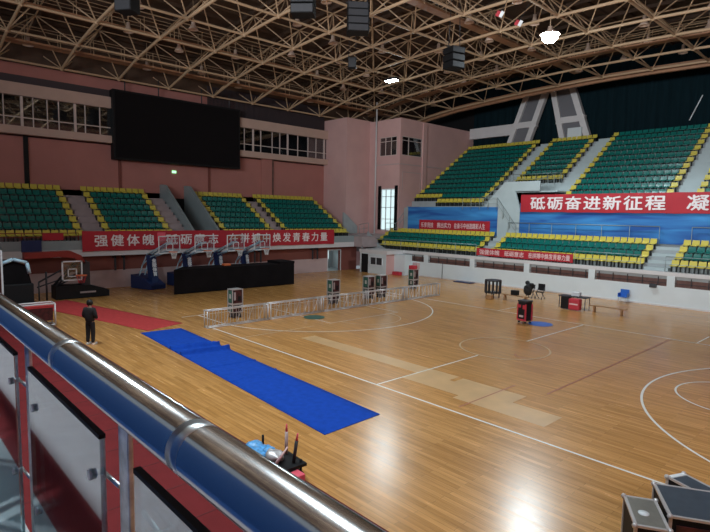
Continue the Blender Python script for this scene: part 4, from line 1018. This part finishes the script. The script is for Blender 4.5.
tag(MB().box(-2.75, -2.25, 19.35, 19.65, .755, 1.0, bev=.03).build('white_box', M['white_metal']), 'white box on the dark folding table by far wall', 'box')
tag(MB().box(-3.05, -2.55, 18.65, 19.05, .04, .78, bev=.05).build('black_suitcase', M['black']), 'black suitcase in front of the folding table', 'suitcase')
t = thing('red_bag', 'bulky red bag in front of the folding table', 'bag', (-2.2, 18.75, 0))
MB().box(-.33, .33, -.22, .22, .04, .72, bev=.1).build('body', M['red_bag'], t, True); MB().box(-.25, .25, -.245, -.2, .36, .44).build('pale_band', M['letter_pink'], t, True)
MB().path([(-.15, 0, .7), (-.12, 0, .84), (.12, 0, .84), (.15, 0, .7)], .02, 6).build('handle', M['black'], t, True)
t = thing('blue_chair', 'small blue plastic chair against the white wall at right', 'chair', (-1.6, 24.4, 0))
MB().box(-.27, .27, -.25, .25, .36, .42, bev=.02).build('seat', M['blue_plastic'], t, True); MB().box(-.27, .27, .2, .26, .4, .85, bev=.02).build('backrest', M['blue_plastic'], t, True)
MB().box(-.29, -.25, -.2, .25, .4, .62).build('side_panel', M['blue_plastic'], t, True); MB().box(.25, .29, -.2, .25, .4, .62).build('side_panel', M['blue_plastic'], t, True)
for x in (-.22, .22):
    for y in (-.2, .2): MB().tube((x, y, 0), (x, y, .38), .02, 6).build('leg', M['alu'], t, True)
tag(MB().box(-.25, .15, 24.82, 25.0, 1.12, 1.36, bev=.03).build('wall_speaker', M['charcoal']), 'small dark speaker fixed on the white wall near blue chair', 'speaker')
tag(MB().box(-14.9, -13.2, 24.0, 24.7, .003, .06, bev=.01).build('folded_mat', M['navy']), 'dark folded mat lying at foot of far white wall', 'mat')
tag(MB().box(-21.3, -20.5, 23.45, 23.9, .0, .3, bev=.03).build('red_crate', M['red_bag']), 'low red crate at the pink side of white corner block', 'crate')
tag(MB().tube((-16.6, 24.7, 0), (-16.6, 24.7, 1.5), .025, 6).build('thin_pole', M['charcoal']), 'thin dark pole leaning by the far white wall', 'pole')

# ------------------------------------------------------------------ near cart below the handrail
t = thing('prop_cart', 'low black cart loaded with blue and silver stuff just beyond handrail', 'cart', (2.5, -5.75, 0), -.05)
f = MB()
for x in (-.75, .75):
    for y in (-.32, .32): f.tube((x, y, .1), (x, y, .42), .028, 6)
f.box(-.8, .8, -.36, .36, .12, .16).box(.1, .85, -.4, .4, .30, .36)
f.build('frame', M['black'], t, True)
for x in (-.7, .7):
    for y in (-.28, .28): MB().lathe([(0, -.03), (.06, -.03), (.06, .03), (0, .03)], (x, y, .06), 10).build('wheel', M['black'], t, True)
mb = MB(); lump(mb, (2.13, -5.70, .27), .34, 1.0, .8, .30, 5); lump(mb, (1.95, -5.72, .33), .2, 1.1, .9, .45, 8); lump(mb, (2.3, -5.6, .32), .16, 1.1, .9, .5, 12)
tag(mb.build('blue_sheet', M['sky_plastic']), 'crumpled shiny blue sheet on the left of the black cart', 'sheet')
mb = MB(); lump(mb, (2.86, -5.82, .46), .22, 1.0, .8, .42, 9); lump(mb, (2.7, -5.75, .44), .14, 1.2, .9, .5, 10); tag(mb.build('silver_wrap', M['alu']), 'crumpled silver wrapping in the middle of the black cart', 'wrap')
mb = MB(); mb.box(3.37, 3.62, -6.02, -5.62, .035, .30, bev=.02); tag(mb.build('pink_red_box', M['pink_sheet']), 'pink red box at the right end of the black cart', 'box')
for k, (p, q, lb) in enumerate((((2.78, -5.48, .37), (2.76, -5.46, 1.0), 'left paler'), ((3.2, -5.6, .37), (3.25, -5.54, .98), 'right darker'))):
    t = thing('upright_stick', '%s upright stick with pink tip standing on the black cart' % lb, 'stick', p)
    p = Vector(p); q = Vector(q); MB().tube(p, p.lerp(q, .75), .035, 8).build('shaft', M['charcoal'] if k else M['dado'], t); MB().tube(p.lerp(q, .75), q, .028, 8, r2=.015).build('tip', M['pink_sheet'], t)
tag(MB().tube((3.08, -5.98, .37), (3.16, -5.72, .72), .04, 6, r2=.015).build('pale_ribbon', M['letter_pink']), 'pale pink ribbon leaning on the right stick of the cart', 'ribbon')
tag(MB().box(2.32, 2.42, -6.26, -6.18, .035, .52).build('black_upright', M['black']), 'short black board standing at front of the cart', 'board')

# ------------------------------------------------------------------ flight cases bottom right
def flight_case(label, loc, rz, sx, sy, h, top, lidh=.05, red=False):
    t = thing('flight_case', label, 'flight case', loc, rz)
    MB().box(0.02, sx - .02, .02, sy - .02, .1, h - lidh).build('body', M['black'], t, True)
    f = MB(); w_ = .022
    for x in (w_, sx - w_):
        for y in (w_, sy - w_): f.box(x - w_, x + w_, y - w_, y + w_, .08, h)
    for z in (.1, h - .012):
        for x in (w_, sx - w_): f.box(x - w_, x + w_, 0, sy, z - w_, z + w_ * .6)
        for y in (w_, sy - w_): f.box(0, sx, y - w_, y + w_, z - w_, z + w_ * .6)
    f.build('edging', M['alu'], t, True)
    MB().box(.03, sx - .03, .03, sy - .03, h - lidh, h - .005).build('lid', top, t, True)
    for x in (0, sx):
        for y in (0, sy): MB().lathe([(0, -.045), (.03, -.04), (.045, 0), (.03, .03), (0, .035)], (x * .97 + .015 * sx, y * .97 + .015 * sy, h - .01), 8).build('corner_ball', M['alu'], t, True)
    for y in (.25 * sy, .75 * sy): MB().box(-.012, .03, y - .06, y + .06, h * .5, h * .5 + .12).build('latch', M['alu'], t, True)
    for x in (.12, sx - .12):
        for y in (.12, sy - .12): MB().lathe([(0, -.03), (.05, -.03), (.05, .03), (0, .03)], (x, y, .05), 10).build('wheel', M['black'], t, True)
    return t
rz = math.atan2(-.87, .5)
fc = flight_case('large black flight case with slate lid at bottom right corner', (8.72, -2.22, 0), rz, 1.05, .9, .98, M['case_top'])
MB().box(1.045, 1.06, .1, .8, .3, .85).build('red_end_panel', M['case_red'], fc, True)
fc2 = flight_case('smaller flight case with brushed grey lid beside slate-lidded case', (8.49, -2.86, 0), rz, .9, .48, .90, M['case_grey'])
MB().lathe([(.0, 0), (.08, 0), (.08, .01), (0, .01)], (.5, .2, .895), 20).build('round_emblem', M['white_metal'], fc2, True)
fc3 = flight_case('low dark flight case behind the slate-lidded case', (8.68, -1.38, 0), -.42, .87, .42, .80, M['case_top'])
MB().box(.02, .10, .04, .38, .796, .812).build('bright_edge', M['white_metal'], fc3, True)

# ================================================================== PERSON
t = thing('person', 'person in black jacket and trousers with white shoes standing on court', 'person', (-10.9, -5.25, 0), .7)
def skinned(name, joints, edges, radii, m, parent, sub=2):
    me = bpy.data.meshes.new(name); me.from_pydata(joints, edges, []); o = bpy.data.objects.new(name, me); C.objects.link(o)
    md = o.modifiers.new('skin', 'SKIN'); md.use_smooth_shade = True
    for v, r in zip(me.skin_vertices[0].data, radii): v.radius = r if isinstance(r, tuple) else (r, r)
    me.skin_vertices[0].data[0].use_root = True
    s_ = o.modifiers.new('sub', 'SUBSURF'); s_.levels = sub; s_.render_levels = sub
    dg = bpy.context.evaluated_depsgraph_get(); dg.update(); me2 = bpy.data.meshes.new_from_object(o.evaluated_get(dg))
    bpy.data.objects.remove(o)
    me2.materials.clear(); me2.materials.append(m)
    for p in me2.polygons: p.use_smooth = True
    r = bpy.data.objects.new(name, me2); C.objects.link(r); r.parent = parent; ROOT[r.name] = ROOT[parent.name]
    return r
# front of the body towards +y local
J = [(0, 0, .96), (0, -.01, 1.15), (0, -.02, 1.36), (0, -.01, 1.50), (0, .02, 1.60), (0, .04, 1.68), (0, .035, 1.74),
     (.10, 0, .90), (.11, .01, .50), (.12, -.03, .10), (.13, .10, .05), (-.10, 0, .90), (-.11, .02, .50), (-.12, .0, .10), (-.14, .13, .05),
     (.18, -.02, 1.42), (.25, -.03, 1.17), (.17, .16, 1.08), (.10, .22, 1.10), (-.18, -.02, 1.42), (-.25, -.03, 1.17), (-.17, .16, 1.06), (-.10, .22, 1.08)]
Eg = [(0, 1), (1, 2), (2, 3), (3, 4), (4, 5), (5, 6), (0, 7), (7, 8), (8, 9), (9, 10), (0, 11), (11, 12), (12, 13), (13, 14), (2, 15), (15, 16), (16, 17), (17, 18), (2, 19), (19, 20), (20, 21), (21, 22)]
Rd = [(.15, .11), (.155, .11), (.17, .11), .07, .06, .095, .085, .085, .06, .04, .035, .085, .06, .04, .035, .065, .05, .038, .03, .065, .05, .038, .03]
skinned('body', J, Eg, Rd, M['skin'], t)
jk = skinned('jacket', [(0, 0, .84), (0, -.01, 1.12), (0, -.02, 1.36), (0, -.01, 1.50), (.18, -.02, 1.43), (.255, -.03, 1.17), (.18, .15, 1.07), (-.18, -.02, 1.43), (-.255, -.03, 1.17), (-.18, .15, 1.05)],
        [(0, 1), (1, 2), (2, 3), (2, 4), (4, 5), (5, 6), (2, 7), (7, 8), (8, 9)], [(.19, .145), (.215, .155), (.225, .155), (.10, .10), .105, .09, .07, .105, .09, .07], M['coat'], t)
skinned('trousers', [(0, 0, .97), (.10, 0, .88), (.11, .01, .50), (.12, -.03, .09), (-.10, 0, .88), (-.11, .02, .50), (-.12, 0, .09)], [(0, 1), (1, 2), (2, 3), (0, 4), (4, 5), (5, 6)], [(.13, .11), .105, .088, .072, .105, .088, .072], M['trouser'], t)
hm = MB(); lump(hm, (0, .005, 1.70), .125, .95, 1.0, 1.0, 4); hm.build('hair', M['hair'], t, True)
for s in (-1, 1): MB().box(s * .125 - .045, s * .125 + .045, -.08, .20, 0.0, .085, bev=.03).build('shoe', M['shoe'], t, True)
hd = MB()
for s in (-1, 1):
    for k in range(4): hd.tube((s * .10, .20, 1.11 - k * .018), (s * .04, .26, 1.10 - k * .018), .009, 6)
    hd.tube((s * .11, .19, 1.12), (s * .06, .22, 1.15), .01, 6)
hd.build('fingers', M['skin'], t, True)

# ================================================================== NEAR STAND: handrail, glass, deck
nd = MB(); nd.box(-20, 17, -13.2, -11.25, 3.6, 3.87, 0); nd.box(-20, 17, -11.45, -11.25, 0, 3.6, 1)
nd.box(-20, 17, -11.62, -11.25, 3.87, 3.88, 0); nd.box(-20, 17, -11.80, -11.62, 3.87, 3.882, 4); nd.box(-20, 17, -12.35, -11.80, 3.87, 3.88, 2); nd.box(-20, 17, -13.2, -12.35, 3.87, 3.884, 3)
nd.box(-20, 17, -15.0, -13.2, 0, 7.0, 0)
for i in range(6): nd.box(-20, 17, -15.8 - i * .8, -15.0 - i * .8, 6.2, 7.0 + .5 * (i + 1), 0)
struct('grandstand_near', nd, [M['conc'], M['red_wall'], M['pale_deck'], M['blue_deck'], M['red_mat']], 'near stand deck behind the chrome handrail', 'grandstand')
struct('wall_near', MB().box(-20, 17, -13.2, -13.16, 3.89, 6.95), M['blue_deck'], 'blue cloth covered wall behind the near stand walkway', 'wall')
struct('wall_east', MB().box(18, 18.3, -24, 41, 0, 21), M['pink_dark'], 'pink end wall opposite the scoreboard', 'wall')  # out of view, added to keep sky light off the scoreboard end
YR = -11.36
hr = thing('handrail', 'thick polished chrome handrail with glass guard across the lower left', 'handrail', (9.5, YR, 3.87))
mb = MB(); mb.tube((0, YR, 4.972), (16, YR, 4.972), .0465, 48); mb.build('rail_tube', M['chrome'], hr)
for x in (10.72, 9.99, 8.9): MB().tube((x - .02, YR, 4.972), (x + .02, YR, 4.972), .0468, 48).build('joint_sleeve', M['joint'], hr)
for x in (7.6, 8.55, 9.50, 10.39, 11.3, 12.2): MB().box(x - .028, x + .028, YR - .006, YR + .006, 3.885, 4.93, bev=.003).build('post', M['chrome_worn'], hr)
for x0, x1 in ((7.7, 8.47), (8.65, 9.42), (9.63, 10.31), (10.51, 11.2), (11.4, 12.1)):
    pnl = MB().box(x0, x1, YR - .028, YR - .016, 3.95, 4.865).build('glass_panel', M['rail_glass'], hr)
    MB().box(x0, x1, YR - .029, YR - .015, 4.862, 4.872).build('edge_strip', M['black'], pnl)
    for xx in (x0 + .07, x1 - .06):
        for zz in (4.76, 4.43):
            cl = MB(); cl.tube((xx, YR - .034, zz), (xx, YR - .002, zz), .008, 12).tube((xx, YR - .036, zz), (xx, YR - .029, zz), .0125, 14)
            cl.tube((xx, YR - .005, zz), (xx + (.10 if xx > (x0 + x1) / 2 else -.10), YR, zz), .005, 8); cl.build('glass_clamp', M['chrome_worn'], hr)
